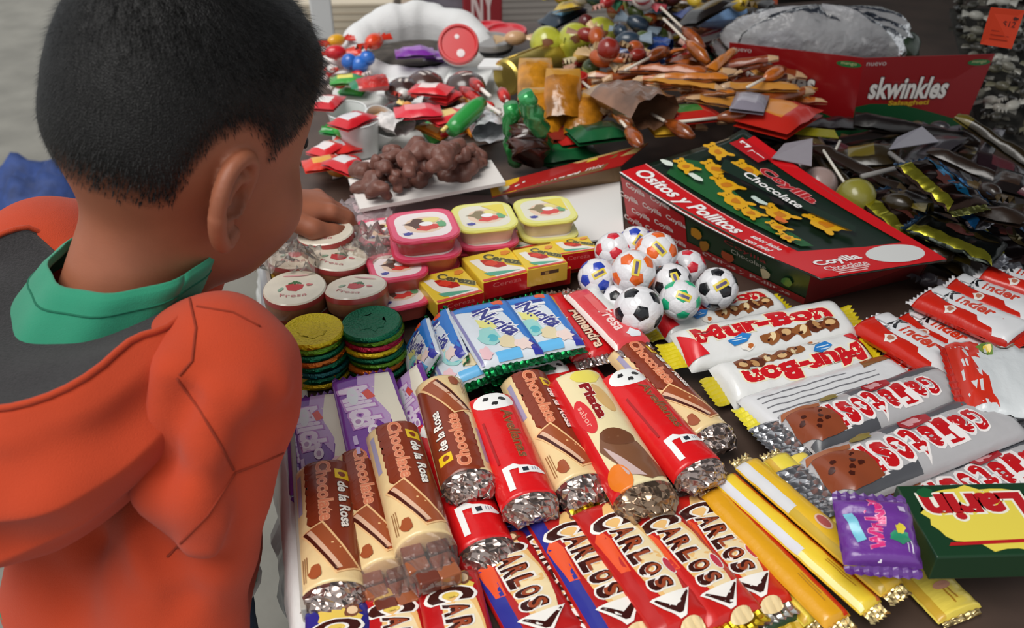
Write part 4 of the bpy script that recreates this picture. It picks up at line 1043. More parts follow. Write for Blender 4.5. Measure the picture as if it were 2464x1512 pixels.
for a, b, w_, rl, l in (((1142, 716, .052), (1245, 872, .050), .95, 0, 'white and blue milk bar lying topmost of its stack'), ((1245, 700, .046), (1345, 848, .044), .95, 0, 'white and blue milk bar, right half of the stack'), ((1062, 765, .040), (1150, 915, .036), .9, R(10), 'white and blue milk bar tipped at the left of the stack'),
                        ((1022, 770, .034), (1075, 905, .028), .8, R(50), 'white and blue milk bar standing nearly on edge'), ((985, 800, .030), (1015, 905, .024), .8, R(62), 'white and blue milk bar on edge next to the coins'), ((1150, 735, .038), (1262, 892, .036), .98, 0, 'milk bar second in its stack, green end showing'),
                        ((1250, 718, .031), (1352, 862, .029), .98, 0, 'milk bar under the right one, green end showing'), ((1140, 755, .024), (1240, 910, .022), .98, 0, 'milk bar at the bottom of the left stack'), ((1240, 735, .017), (1335, 875, .015), .98, 0, 'milk bar at the bottom of the right stack')):
    bar(mb, .118, .012, a, b, l, G5, w_, rl)
sr = [slim_red(0), slim_red(1), slim_red(2)]; G6 = 'slim red bars'
bar(sr[0], .138, .011, (1300, 690, .032), (1425, 868, .030), 'slim red bar with cream lettering touching the blue bars', G6, 1.); bar(sr[1], .138, .011, (1340, 685, .034), (1468, 858, .032), 'slim red bar with cream lettering, second from the blue bars', G6, 1.)
bar(sr[2], .138, .011, (1385, 680, .044), (1540, 835, .044), 'slim pink-red bar in shiny film below the chocolate balls', G6, 1.25); bar(sr[0], .138, .011, (1380, 850, .016), (1480, 985, .014), 'slim red bar poking out under the pale cream bar', G6, 1.)
nb = nougat_bar(); G7 = 'white nougat bars with red letters'
bar(nb, .223, .022, (1592, 838, .039), (2090, 735, .040), 'white nougat bar with red letters, uppermost and readable upright', G7, .95, R(14))
bar(nb, .223, .022, (2130, 815, .031), (1700, 925, .029), 'white nougat bar with red letters upside down, partly covered by a white paper back', G7, .95, R(-14))
bar(nb, .223, .022, (1545, 775, .022), (1905, 695, .018), 'white nougat bar mostly hidden below the bear box', G7, .95)
sb = silver_bar(); G8 = 'silver bars with red letters'
bar(sb, .223, .022, (2350, 880, .044), (1865, 1040, .040), 'silver bar with red letters, upper of three, below the white paper back', G8, .95)
bar(sb, .223, .022, (2475, 950, .052), (1925, 1160, .048), 'silver bar with red letters, middle of three, wholly in view', G8, 1.)
bar(sb, .223, .022, (2650, 1035, .038), (2095, 1250, .032), 'silver bar with red letters, lower of three, behind the green box', G8, 1.)
bk = thing('white_backed_bar', cat='candy bar'); f_, us_, ys_ = packet('wrapper', bk, .20, .050, .016, film('#dedee0'), 2.6, .012, .35, .014, .0008, 91)
a = Art(); a.lines(-.075, .012, .060, 5, .0062, ink('#77777c'), .0011); a.poly([(.045, .012), (.086, .016), (.086, .024), (.05, .022)], ink('#8a5a2a')); a.blob(.06, -.017, .016, .006, ink('#a06a44'), seed=2); a.build(lambda x, y, z: V((x, y, f_(x, y) + z)), us_[1:-1], ys_[1:-1], bk)
crimp(bk, -.086, .012, .036, .006, film('#e6d83a'), 14, -1); crimp(bk, .086, .016, .046, .006, film('#dedee0'), 14, 1)
bar(bk, .20, .016, (1790, 1000, .028), (2215, 872, .030), 'bar lying face down, white back with lines of small print', None, 1.15)
st = [stick_bar(i) for i in range(5)]; G9 = 'yellow stick packs'
for i, (a, b, l) in enumerate((((1692, 1152, .024), (2050, 1512, .020), 'orange-yellow stick pack nearest the red bar'), ((1722, 1118, .030), (2135, 1478, .026), 'yellow stick pack with a white and orange edge'), ((1775, 1082, .040), (2185, 1432, .036), 'yellow stick pack with silver flank and pink oval'),
                               ((1850, 1070, .036), (2170, 1385, .026), 'bright yellow stick pack next to the purple bag'), ((1905, 1072, .030), (2115, 1325, .020), 'narrow yellow stick pack under the silver foil end'))):
    bar(st[i], .228, .011, a, b, l, G9, (1.1, 1.0, 1.1, 1.1, 1.0)[i])
bar(st[3], .228, .011, (1745, 1240, .012), (1985, 1500, .010), 'yellow stick pack at the bottom of the pile by the red chocolate bar', G9, 1.)
gp = thing('green_packet', cat='packet'); packet('wrapper', gp, .10, .05, .010, film('#2c4a2a'), 2.4, .01, .4, .008, .001, 95); crimp(gp, .042, .01, .046, .004, film('#c9a52c'), 12, 1)
bar(gp, .10, .010, (1790, 1330, .010), (1925, 1500, .008), 'dark green packet between red chocolate bar and yellow sticks')
kd = white_red_bar(); G10 = 'white and red bars with a black K'
for a, b, l in (((2080, 748, .034), (2345, 895, .038), 'white and red bar with black K, nearest the nougat bars'), ((2165, 742, .026), (2400, 865, .026), 'white and red bar with black K, tucked behind the nearest one'), ((2215, 688, .044), (2480, 800, .046), 'white and red bar with black K below the bear box corner'),
                ((2278, 662, .038), (2540, 758, .038), 'white and red bar with black K, third up the stack'), ((2362, 630, .040), (2620, 715, .040), 'white and red bar with black K, last before the dark packets'), ((2120, 830, .020), (2440, 1010, .020), 'white and red bar lying lowest, in shadow beside silver foil'), ((2260, 850, .020), (2560, 985, .020), 'white and red bar lying lowest under the white pouch')):
    bar(kd, .158, .018, a, b, l, G10, 1.1)
wp = thing('white_pouch', cat='pouch'); f_, us_, ys_ = packet('wrapper', wp, .16, .10, .018, film('#d8dcde'), 2.4, .02, .4, .01, .003, 97)
a = Art(); a.poly([(-.072, -.046), (-.030, -.046), (-.040, .0), (-.028, .046), (-.072, .046)], ink('#d0301c')); a.blob(-.022, .034, .012, .007, ink('#6a8a3a'), seed=3); a.blob(-.018, .034, .006, .004, ink('#d8b83a'), seed=4); a.blob(.010, .043, .012, .006, ink('#8a6a52'), seed=5); a.build(lambda x, y, z: V((x, y, f_(x, y) + z)), us_[1:-1], ys_[1:-1], wp)
crimp(wp, -.07, .012, .094, .007, film('#b8261a'), 18, -1); crimp(wp, .07, .012, .094, .007, film('#d8dcde'), 18, 1)
bar(wp, .16, .018, (2290, 880, .058), (2580, 905, .062), 'white pouch with red header lying over the white and red bars')
# purple bag and green-yellow box at the lower right
pv = thing('purple_bag', cat='candy bag'); f_, us_, ys_ = packet('wrapper', pv, .105, .068, .014, film('#6a3590'), 2.4, .012, .4, .008, .0015, 101)
a = Art(); a.text('Winkies', .008, .003, .072, .017, ink('#d8327c'), .05, out=ink('#f0a0c4'), ow=.03); a.blob(-.010, -.016, .010, .009, ink('#2f8f6a'), seed=3); a.blob(.004, -.018, .007, .005, ink('#d8c43a'), seed=4)
a.poly([(-.02, .022), (.02, .029), (.022, .021), (-.016, .014)], ink('#7cc4d8')); a.lines(-.03, -.022, -.012, 2, .004, ink('#e0d8ea'), .0012); a.rect(.026, -.026, .034, -.020, ink('#c8b8d8')); a.rect(-.043, .003, -.040, .006, ink('#efe6f2')); a.build(lambda x, y, z: V((x, y, f_(x, y) + z)), us_[1:-1], ys_[1:-1], pv)
crimp(pv, -.0445, .012, .066, .005, film('#5f2f84'), 16, -1); crimp(pv, .0445, .012, .066, .005, film('#5f2f84'), 16, 1)
bar(pv, .105, .014, (2138, 1368, .062), (2100, 1182, .080), 'purple candy bag with pink letters, right of the yellow sticks', None, .74)
lb = thing('green_yellow_box', 'dark green box with a yellow burst and red letters upside down', 'candy box')
box('carton', .24, .09, .022, paper('#173a22', rough=.35, coat=.3), lb, 0, .0015)
a = Art(); a.blob(.01, 0, .094, .040, ink('#e8d452'), 34, .10, 3); a.text('Larin', .022, -.014, .15, .036, ink('#b81c22'), .05, out=ink('#f2eede'), ow=.05); a.poly([(-.075, .026), (.09, .029), (.095, .033), (-.08, .030)], ink('#b81c22')); a.blob(.085, -.034, .012, .006, ink('#1a5a32'), seed=5); a.flat(Matrix.Translation((0, 0, .022)), lb)
st6 = stick_bar(4); bar(st6, .228, .011, (2150, 1300, .012), (2330, 1480, .012), 'pale yellow stick pack beside the purple bag', G9, 1.8)

# yellow gum boxes
def quadput(t, BL, BR, TL, z, sx, sy, sz, label, group=None):
    a, b, c = P(*BL, z), P(*BR, z), P(*TL, z); x = (b - a); d = c - a; M = frame(a + x * .5 + d * .5 - Z * sz, V((x.x, x.y, 0)))
    y = M.to_3x3() @ V((0, 1, 0)); return put(t, M, label, group, (x.length / sx, abs(d.dot(y)) / sy, 1))
quadput(lb, (2560, 1158), (2178, 1168), (2650, 1330),   .066, .24, .09, .022, 'dark green box with a yellow burst and red letters upside down')
yb = cherry_box(); yt = cherry_box(True); G11 = 'small yellow gum boxes'
for BL, BR, TL, z, l, t in (((1047, 733), (1162, 703), (1003, 668), .043, 'small yellow box, front left one next to the jelly cups', yb), ((1165, 680), (1282, 652), (1106, 621), .049, 'small yellow box second from the jelly cups, red front showing', yb), ((1280, 648), (1377, 630), (1222, 604), .052, 'small yellow box turned round, plain yellow side with a stamp', yt), ((1358, 612), (1450, 598), (1312, 582), .046, 'small yellow box farthest right, beside the chocolate balls', yb),
                            ((1049, 737), (1166, 707), (1005, 672), .0215, 'small box underneath the front left yellow box', yb), ((1170, 690), (1290, 660), (1112, 630), .027, 'small box underneath the second yellow box', yb), ((1284, 660), (1384, 642), (1228, 612), .030, 'small box underneath the turned yellow box', yb), ((1360, 622), (1455, 606), (1316, 590), .0245, 'small box underneath the farthest right yellow box', yb), ((1190, 612), (1300, 590), (1150, 574), .036, 'small red-sided box behind the yellow boxes', yb)):
    quadput(t, BL, BR, TL, z, .058, .058, .021, l, G11)
# chocolate coins
cols = {'yellow': '#d8bc18', 'green': '#0f6a48', 'red': '#a81838', 'orange': '#c8681c', 'teal': '#155a5a', 'lime': '#5f8f1e'}
ct = {k: coin(v, v) for k, v in cols.items()}
ordn = ['topmost', 'second', 'third', 'fourth', 'fifth', 'sixth', 'seventh', 'eighth']
for px, py, z, seq, nm in ((752, 792, .052, 'yellow lime green orange green teal green yellow'.split(), 'yellow-topped stack by the tray'), (896, 772, .052, 'green lime red yellow green lime orange green'.split(), 'green-topped stack near the blue bars')):
    b0 = P(px, py, z); rn = random.Random(px)
    for i, c in enumerate(seq):
        k = i / 8; M = at(V((b0.x + rn.uniform(-.0015, .0015), b0.y + rn.uniform(-.0015, .0015), b0.z - (i + 1) * .00635)), rn.uniform(0, 6), R(rn.uniform(-1, 1)) + (R(-3) if i == 0 and c == 'green' else 0))
        put(ct[c], M, f'{c} foil coin, {ordn[i]} from top of the {nm}', 'foil chocolate coins')
# round strawberry sweets in two layers
rs = round_sweet(); G12 = 'round strawberry sweets'
for px, py, z, rx, ry, l in ((785, 558, .060, 0, -3, 'round strawberry sweet farthest back, by the hand'), (810, 620, .054, -4, 3, 'round strawberry sweet in the middle of the pile'), (709, 690, .056, 3, 0, 'round strawberry sweet with bright red strawberry by the tray edge'), (858, 692, .055, -6, -6, 'round strawberry sweet shining white, above the green coins'),
                             (712, 612, .038, 0, 0, 'round strawberry sweet half hidden below the child\'s chin'), (724, 724, .034, 2, 0, 'lower round sweet under the one with the bright red strawberry'), (880, 664, .034, 0, 2, 'lower round sweet under film behind the shining one'), (866, 716, .034, 0, 0, 'lower round sweet above the green coins'), (800, 590, .040, 1, 0, 'lower round sweet under the farthest one'), (812, 648, .034, 0, 0, 'lower round sweet under the middle one'),
                             (785, 604, .018, 0, 0, 'bottom round sweet of the back stack'), (740, 745, .016, 0, 0, 'bottom round sweet at the tray edge')):
    p = P(px, py, z); put(rs, at(p - Z * .021, random.uniform(-.4, .4), R(rx), R(ry)), l, G12)
def crumple(name, px, py, z, sx, sy, sz, m, seed, label, cat='plastic film'):
    c = P(px, py, z)
    o = grid(name, lambda s, t: c + V(((s - .5) * sx, (t - .5) * sy, sz * (abs(fbm((s * 3 + seed, t * 3, seed), 1.6, 3)) + .5 * max(0, 1 - (2*s-1)**2 - (2*t-1)**2)))), 22, 22, m, None, 0)
    return tag(o, label, cat)
cl = clear('#efe9e2', .14)
crumple('film_wrap', 700, 655, .048, .06, .045, .02, cl, 1, 'crumpled clear film behind the sweet with the bright red strawberry')
crumple('film_wrap', 905, 615, .040, .07, .08, .025, cl, 2, 'crumpled clear film between round sweets and jelly cups')
# jelly cups
jp, jy = cup_jelly(True), cup_jelly(False); G13 = 'sealed jelly cups'
def cupstack(px, py, z, seq, nm, rz, s=1.22):
    b0 = P(px, py, z); n = len(seq)
    for i, t in enumerate(seq):
        put(t, at(V((b0.x + .002 * sin(i * 2.1), b0.y + .002 * cos(i * 3), b0.z - (i + 1) * .0195)), rz + .05 * sin(i * 5)), f'{"pink" if t is jp else "yellow"}-lidded jelly cup, {ordn[i]} in {nm}', G13, (s, s, 1))
cupstack(1017, 543, .080, [jp, jp, jp, jp], 'the tall stack behind the yellow boxes', .26)
cupstack(1165, 522, .068, [jy, jp, jp], 'the stack right of the tall pink one', .22, 1.15)
cupstack(1312, 506, .062, [jy, jy, jp], 'the stack by the empty white carton', .22, 1.12)
cupstack(958, 708, .034, [jp], 'the low stack left of the yellow boxes', .4, 1.0)
cupstack(955, 640, .052, [jp, jp], 'the stack between round sweets and yellow boxes', .3, 1.0)
cupstack(925, 555, .040, [jp, jp], 'the low stack behind the round sweets', .2, 1.1)
cupstack(1100, 580, .040, [jp, jp], 'the low stack behind the second yellow box', .2, 1.1)
# chocolate footballs
G14 = 'chocolate footballs'
fcol = {'blue': '#2a44b0', 'orange': '#e5641c', 'red': '#d02636', 'black': '#17171b', 'green': '#1fae7c'}
for i, (px, py, z, c, sk, l, s) in enumerate(((1437, 668, .045, 'blue', 1, 'blue-patterned chocolate ball, farthest left of the pile', 1.02), (1524, 655, .062, 'orange', 1, 'orange-patterned chocolate ball in front, with a yellow sticker', 1.15), (1578, 610, .066, 'orange', 1, 'orange-patterned chocolate ball higher up behind the other orange one', 1.15), (1478, 606, .052, 'red', 0, 'red-patterned chocolate ball beside the farthest right yellow box', 1.08), (1530, 588, .058, 'blue', 1, 'blue-patterned chocolate ball at the back of the pile', 1.0),
                                     (1617, 682, .050, 'black', 1, 'black-patterned chocolate ball with a yellow sticker', 1.05), (1636, 722, .044, 'green', 1, 'green-patterned chocolate ball between the black ones', 1.05), (1724, 695, .040, 'black', 1, 'black-patterned chocolate ball nearest the bear box', 1.12), (1536, 748, .048, 'black', 0, 'black-patterned chocolate ball nearest the slim red bars', 1.22), (1488, 728, .032, 'black', 0, 'black-patterned chocolate ball tucked behind the nearest one', .95), (1655, 645, .034, 'red', 0, 'red-patterned chocolate ball in the shadow of the bear box', 1.0), (1480, 650, .03, 'red', 0, 'red-patterned chocolate ball hidden low in the pile', 1.), (1560, 690, .03, 'blue', 0, 'blue-patterned chocolate ball hidden low in the pile', 1.))):
    t = football(fcol[c], sk, (i * 1.3 + .4, i * 2.1, i * .9)); USED.add(t.name); p = P(px, py, z - .0); r = .0195 * s
    t.matrix_world = Matrix.Translation(p - Z * r) @ Matrix.Scale(s, 4); tag(t, l, None, G14)

o = mesh('paper_sheet', [P(*q, .002) for q in ((842, 470), (1225, 470), (1205, 640), (905, 700), (880, 600))], [(0, 1, 2, 3, 4)], paper('#c7b0b2', var=.06, vs=15), None, False); tag(o, 'pinkish white paper lying under the jelly cup stacks', 'paper')
crumple('film_wrap', 880, 525, .03, .07, .06, .02, clear('#e8d8dc', .25), 5, 'crumpled pinkish film at the corner of the white card sheets')
# ------------------------------------------------------------------ middle of the table
def quad(name, pts, m, parent=None, thick=.0015):          # a flat panel through four points
    p = [V(q) for q in pts]; n = (p[1] - p[0]).cross(p[3] - p[0]).normalized() * thick
    vs = p + [q - n for q in p]
    fs = [(0, 1, 2, 3), (7, 6, 5, 4)] + [(i, i + 4, (i + 1) % 4 + 4, (i + 1) % 4) for i in range(4)]
    return mesh(name, vs, fs, m, parent, False)
def bil(pts, a, b, bow=None):                              # art coordinates (0..a, 0..b) onto that panel
    p = [V(q) for q in pts]; n = (p[1] - p[0]).cross(p[3] - p[0]).normalized()
    def f(x, y, z):
        s, t = x / a, y / b
        q = p[0].lerp(p[1], s).lerp(p[3].lerp(p[2], s), t)
        return q + n * (z + (bow(s, t) if bow else 0))
    return f
# white boards with the chocolate lumps
for i, (dz, d, l) in enumerate(((.052, 0, 'top white card sheet under the chocolate lumps'), (.043, 10, 'second white card sheet under the chocolate lumps'), (.034, 4, 'third white card sheet under the chocolate lumps'), (.025, 12, 'lowest white card sheet under the chocolate lumps'))):
    bx = thing('card_sheet', l, 'card', 'white card sheets'); c = paper('#e2dcd8' if i % 2 == 0 else '#cbc2ba', rough=.6)
    quad('sheet', [P(866 + d, 503 + d * .2, dz), P(1216 - d, 438, dz), P(1182, 385, dz), P(838 + d, 430, dz)], c, bx, .0045)
choc = mat('#6e463b', rough=.5, var=.16, vs=70, bump=.5, bs=110)
LUMPS = []
for k in range(5):
    rn = random.Random(40 + k); cs = [((rn.uniform(-.011, .011), rn.uniform(-.008, .008), rn.uniform(.003, .013)), rn.uniform(.0045, .008)) for _ in range(7)]
    def ls(p):
        d = None
        for c, r in cs: x = ellip(p, c, (r, r * .9, r * .85)); d = x if d is None else smin(d, x, .004)
        d = d + .0006 * np.sin(p[:, 0] * 700) * np.sin(p[:, 1] * 600 + 1)
        return smax(d, .0005 - p[:, 2], .002)
    lv, lf = surfnet(ls, (-.022, -.022, -.004), (.022, .022, .026), .0018)
    me = bpy.data.meshes.new('lump'); me.from_pydata([tuple(v) for v in lv], [], [tuple(int(i) for i in f) for f in lf]); me.materials.append(choc); me.polygons.foreach_set('use_smooth', [True] * len(lf)); LUMPS.append(me)
rn = random.Random(12); pos = []
def inpoly(x, y, pl):
    c = False
    for i in range(len(pl)):
        (x1, y1), (x2, y2) = pl[i], pl[i - 1]
        if (y1 > y) != (y2 > y) and x < (x2 - x1) * (y - y1) / (y2 - y1) + x1: c = not c
    return c
def scatter(poly, n, dmin, seed, z=lambda x, y: 0, tries=4000, old=None):
    rn = random.Random(seed); out = [] if old is None else old; res = []
    xs = [p[0] for p in poly]; ys = [p[1] for p in poly]
    for _ in range(tries):
        x, y = rn.uniform(min(xs), max(xs)), rn.uniform(min(ys), max(ys))
        if not inpoly(x, y, poly): continue
        p = P(x, y, z(x, y))
        if all((p.xy - q.xy).length > dmin for q in out): out.append(p); res.append((p, x, y))
        if len(res) >= n: break
    res.sort(key=lambda r: -r[2]); return res
def rowlabel(res, rows=5):
    """for things in a heap: (row from the front, place from the left) of each"""
    k = max(1, -(-len(res) // rows)); out = []
    names = ['front row', 'second row', 'third row', 'fourth row', 'fifth row', 'sixth row', 'seventh row', 'back row']
    for i in range(0, len(res), k):
        ch = res[i:i + k]; od = sorted(range(len(ch)), key=lambda j: ch[j][1])
        rk = {j: n for n, j in enumerate(od)}
        for j in range(len(ch)):
            n = rk[j] + 1; out.append(f'{n}{"st" if n == 1 else "nd" if n == 2 else "rd" if n == 3 else "th"} from left in the {names[min(i // k, 7)]}')
    return out
def lumps(poly, n, dmin, z, seed, txt, rows):
    res = scatter(poly, n, dmin, seed, lambda x, y: z)
    rn = random.Random(seed)
    for (p, x, y), rl in zip(res, rowlabel(res, rows)):
        o = bpy.data.objects.new('chocolate_lump', rn.choice(LUMPS)); COL.objects.link(o)
        o.matrix_world = at(p, rn.uniform(0, 6.3), rn.uniform(-.2, .2), rn.uniform(-.2, .2), rn.uniform(1.15, 1.5)); tag(o, f'lumpy milk chocolate {txt}, {rl}', 'chocolate', 'lumpy chocolates on the card sheets')
lumps([(868, 478), (905, 484), (940, 468), (1010, 460), (1120, 428), (1170, 402), (1150, 372), (950, 388), (858, 428)], 34, .026, .0525, 5, 'on the white card', 4)
lumps([(960, 420), (1060, 405), (1110, 380), (980, 385)], 5, .026, .092, 8, 'right at the summit', 1)
lumps([(880, 440), (1010, 425), (1120, 395), (1140, 368), (960, 375)], 18, .027, .072, 6, 'on top of the heap', 3)
# the empty white carton with a printed flap
ec = thing('open_carton', 'empty white carton with a brown inside wall and a printed yellow and red flap', 'carton')
quad('base', [P(1372, 588, .004), P(1502, 566, .004), P(1492, 438, .004), P(1215, 478, .004)], paper('#e9e7e4'), ec, .002)
quad('inner_wall', [P(1222, 476, .004), P(1500, 436, .004), P(1492, 398, .030), P(1212, 452, .030)], paper('#8f7354', var=.08, vs=30), ec)
FQ = [P(1184, 474, .030), P(1496, 398, .032), P(1560, 344, .040), P(1178, 446, .032)]
quad('flap', FQ, paper('#a81f1c', rough=.4, coat=.3), ec)
a = Art(); a.rect(0, 0, .042, .03, ink('#e2b02a')); a.rect(.042, .0, .20, .010, ink('#7d5c3c')); a.poly([(.12, .03), (.24, .03), (.24, .016), (.15, .020)], ink('#c9a86a')); a.text('skwinkles', .095, .0105, .115, .013, ink('#ece2dc'), .02, out=ink('#5a2a20'), ow=.03)
a.blob(.020, .012, .008, .006, ink('#d9d2b8'), seed=2); a.blob(.19, .022, .012, .004, ink('#3f7a3c'), seed=3); a.blob(.155, .022, .010, .004, ink('#d8c23a'), seed=5); a.text('mix', .178, .008, .03, .006, ink('#f0e6e0'))
a.build(bil(FQ, .24, .03), [.03 * i for i in range(1, 8)], [.01, .02], ec)
# the big box of chocolate bears
bb = thing('bear_chocolate_box', 'large tilted red and green chocolate box with bears and chicks on its lid', 'chocolate box')
LQ = [P(1490, 416, .070), P(1975, 672, .056), P(2278, 626, .060), P(1786, 322, .084)]
LA, LB = .30, .19
bow = lambda s, t: -.010 * sin(pi * min(1, s * 1.02)) * (1 - .5 * t) + .012 * max(0, s - .82) / .18 * 0 + .012 * max(0, t - .85) * (1 - s) * 4
lf_ = bil(LQ, LA, LB, bow)
o = grid('lid', lambda s, t: lf_(s * LA, t * LB, 0), 34, 22, paper('#0d2013', rough=.35, coat=.35), bb, .0016)
a = Art(); rd, wt = ink('#cb1219'), ink('#f2eeec')
a.rect(0, 0, .246, .040, rd); a.rect(0, .0, .24, .0022, wt); a.rect(0, .0378, .225, .0395, ink('#e8a8a4')); a.poly([(.240, 0), (LA, 0), (LA, LB), (.262, LB), (.255, .120), (.238, .040)], rd); a.rect(.02, .172, .262, .190, rd)
a.text('Ositos y Pollitos', .092, .0195, .165, .026, wt, .03, out=ink('#a80d12'), ow=.03, shear=.15); a.text('sabor leche', .208, .026, .040, .0085, wt, .02); a.text('con miel', .208, .013, .034, .0085, wt, .02)
a.ell(.277, .140, .0175, .040, ink('#d8d8d6'), 28); a.text('Coyilla', .271, .060, .066, .0155, wt, .03, rot=pi/2, out=ink('#a80d12'), ow=.03); a.text('Chocolate', .284, .056, .062, .009, wt, .0, rot=pi/2); a.lines(.0, 0, 0, 0, 0, wt)
for i in range(3): a.rect(.289 + i * .0035, .030, .2905 + i * .0035, .085 - i * .006, ink('#eec8c4'))
a.poly([(.03, .045), (.23, .052), (.235, .066), (.12, .082), (.03, .100), (.01, .08)], ink('#1f5a2e'))
for i, (x, y, s) in enumerate(((.070, .135, 1.0), (.085, .088, 1.), (.118, .070, 1.), (.052, .100, .9), (.165, .090, 1.05), (.205, .118, 1.2), (.150, .062, .8), (.190, .062, .7), (.035, .070, .8), (.215, .048, .6), (.028, .125, .9))):
    s *= 1.25
    g1, g2 = ink('#e2a81c'), ink('#c97a16')
    a.blob(x, y, .011 * s, .010 * s, g1, 12, .12, i); a.ell(x - .011 * s, y + .002, .0065 * s, .006 * s, g1); a.ell(x - .016 * s, y + .007 * s, .003 * s, .003 * s, g1); a.ell(x - .016 * s, y - .003 * s, .003 * s, .003 * s, g1)
    for q in (1, -1): a.ell(x + .010 * s, y + .008 * s * q, .0055 * s, .003 * s, g1, rot=.6 * q)
    a.blob(x, y, .005 * s, .005 * s, g2, 8, .3, i + 20); a.ell(x - .012 * s, y + .0035 * s, .0011, .0011, ink('#4a2a10'), 8); a.ell(x - .012 * s, y, .0011, .0011, ink('#4a2a10'), 8)
for i, (x, y) in enumerate(((.060, .062), (.10, .105), (.135, .088), (.18, .075), (.02, .055), (.145, .105))): a.blob(x, y, .010, .005, ink(('#dfe8dc', '#1a0d0a', '#c9d8cf', '#d86a2a')[i % 4]), 10, .3, i)
a.poly([(.045, .120), (.225, .140), (.235, .128), (.06, .100)], ink('#0d2616')); a.text('Coyilla', .125, .142, .085, .019, ink('#b5131b'), .04, out=ink('#e8a0a0'), ow=.03); a.text('Chocolate', .125, .120, .088, .013, wt, .02, out=ink('#0d2616'), ow=.03)
a.rect(.020, .150, .070, .171, ink('#b5131b')); a.text('57 pzs', .045, .160, .044, .014, wt, .03)
a.build(lambda x, y, z: lf_(x, y, z + .0006), [LA * i / 22 for i in range(1, 22)], [LB * i / 14 for i in range(1, 14)], bb)
S0, S1 = P(1512, 536, 0), P(1935, 732, 0); S2, S3 = lf_(.285, .004, -.004), lf_(.001, .002, -.004)
SQ = [S0, S1, S2, S3]; sq_ = bil(SQ, 1, 1); grid('side_panel', lambda s, t: sq_(s, t, 0), 12, 6, paper('#1a3a22', rough=.35, coat=.3), bb)
a = Art(); a.poly([(0, 0), (.105, 0), (.105, .058), (.0, .07)], ink('#b5161c')); a.rect(.105, .0, .28, .016, ink('#a01a1c')); a.text('Ositos y Pollitos', .195, .008, .13, .009, ink('#d8bab6'), .02); a.text('Chocolate', .20, .040, .05, .008, ink('#b8b8a8')); a.text('Coyilla', .195, .051, .06, .009, ink('#9c2a2a'))
for i, (x, y) in enumerate(((.024, .060), (.066, .060), (.010, .042), (.050, .042), (.090, .042), (.028, .024), (.068, .024), (.012, .008), (.050, .007), (.088, .008))): a.text('Coyilla', x, y, .032, .010, ink('#ecdcd8'), .02, rot=-.05)
for i, (x, y) in enumerate(((.122, .040), (.135, .024), (.170, .026), (.225, .028), (.255, .036))): a.blob(x, y, .008, .010, ink(('#c98a1c', '#a8701c', '#b04a22', '#d8c8a0', '#3f7a3c')[i]), 10, .3, i)
a.build(bil(SQ, .28, .07, lambda s, t: .0006), [.28 * i / 11 for i in range(1, 11)], [.07 * i / 5 for i in range(1, 5)], bb)
E1_, E2_ = P(2215, 665, .002), lf_(.29, LB - .01, -.004)
quad('end_panel', [S1, E1_, E2_, S2], paper('#7d1416', rough=.4, coat=.3), bb); EQ = [S1, E1_, E2_, S2]
a = Art(); a.text('350 g', .06, .018, .03, .010, ink('#c9a8a4')); a.build(bil(EQ, .15, .05), [.05, .1], [], bb)
W1, W2 = P(1800, 420, .002), lf_(.002, LB - .004, -.004)
quad('back_panel', [W1, S0, S3, W2], paper('#7a6a58'), bb); quad('far_panel', [E1_, W1, W2, E2_], paper('#7d1416'), bb)
# tall red carton with a bag in it
sk = thing('red_carton', 'tall red and green open carton with white lettering, a plastic bag stuffed inside', 'carton'); hh = .127
K0, K1, KL_ = P(2042, 342, 0), P(2306, 336, 0), P(1745, 292, 0); up = Z * hh
KQ = [K0, K1, K1 + up + V((.022, .01, 0)), K0 + up + V((-.004, 0, 0))]; KP = [KL_, K0, K0 + up + V((-.004, 0, 0)), KL_ + up * .98 + V((-.01, .0, 0))]
cr = paper('#8c0a10', rough=.35, coat=.35)
quad('front_panel', KQ, cr, sk, .002); quad('side_panel', KP, cr, sk, .002)
KB0, KB1 = K1 + V((.02, .13, 0)), KL_ + V((.06, .14, 0)); quad('far_panel', [K1, KB0, KB0 + up * .3, KQ[2]], cr, sk, .002); quad('back_panel', [KB0, KB1, KB1 + up * .3, KB0 + up * .3], cr, sk, .002); quad('wing_panel', [KB1, KL_, KP[3], KB1 + up * .3], cr, sk, .002)
def skart(Q, W, tx):
    a = Art(); g = ink('#0c4a26')
    a.poly([(0, 0), (W, 0), (W, .050), (W * .86, .046), (W * .62, .062), (W * .35, .078), (W * .12, .080), (0, .074)], g); a.text('skwinkles', W * tx, .110, W * .64, .044, ink('#e6e0da'), .03, out=ink('#3a0d0d'), ow=.03, rot=-.03); a.text('Salsagheti', W * (tx + .03), .079, W * .34, .013, ink('#c9a024'), .03)
    a.ell(W * .90, .157, W * .09, .006, ink('#1f6a34')); a.text('mango', W * .90, .157, W * .11, .006, ink('#c8c08a')); a.text('nuevo', W * .10, .160, W * .15, .007, ink('#c9bcb8'))
    a.lines(W * .12, .020, W * .88, 3, .006, ink('#2a6a44'), .0012); a.build(bil(Q, W, .172), [W * i / 8 for i in range(1, 8)], [.172 * i / 6 for i in range(1, 6)], sk)
skart(KQ, .15, .41); skart(KP, .15, .36)
bagm = clear('#f0f0f2', .36, .5); bc = V((.488, 1.385, .800))
def bagf(s, t):
    a = 2 * pi * s; q = pi * (t * .62); r = sin(q) ** .8; z = .064 * cos(q)
    k = 1 + .16 * fbm((1.6 * cos(a), 1.6 * sin(a), t * 1.5), 1.2, 2) + .05 * abs(fbm((5 * cos(a) + 3 * t, 5 * sin(a), t * 2), 1.6, 3))
    return bc + V((.152 * r * cos(a) * k - .012 * (1 - t), (.062 if sin(a) > 0 else .050) * r * sin(a) * k, z * k))
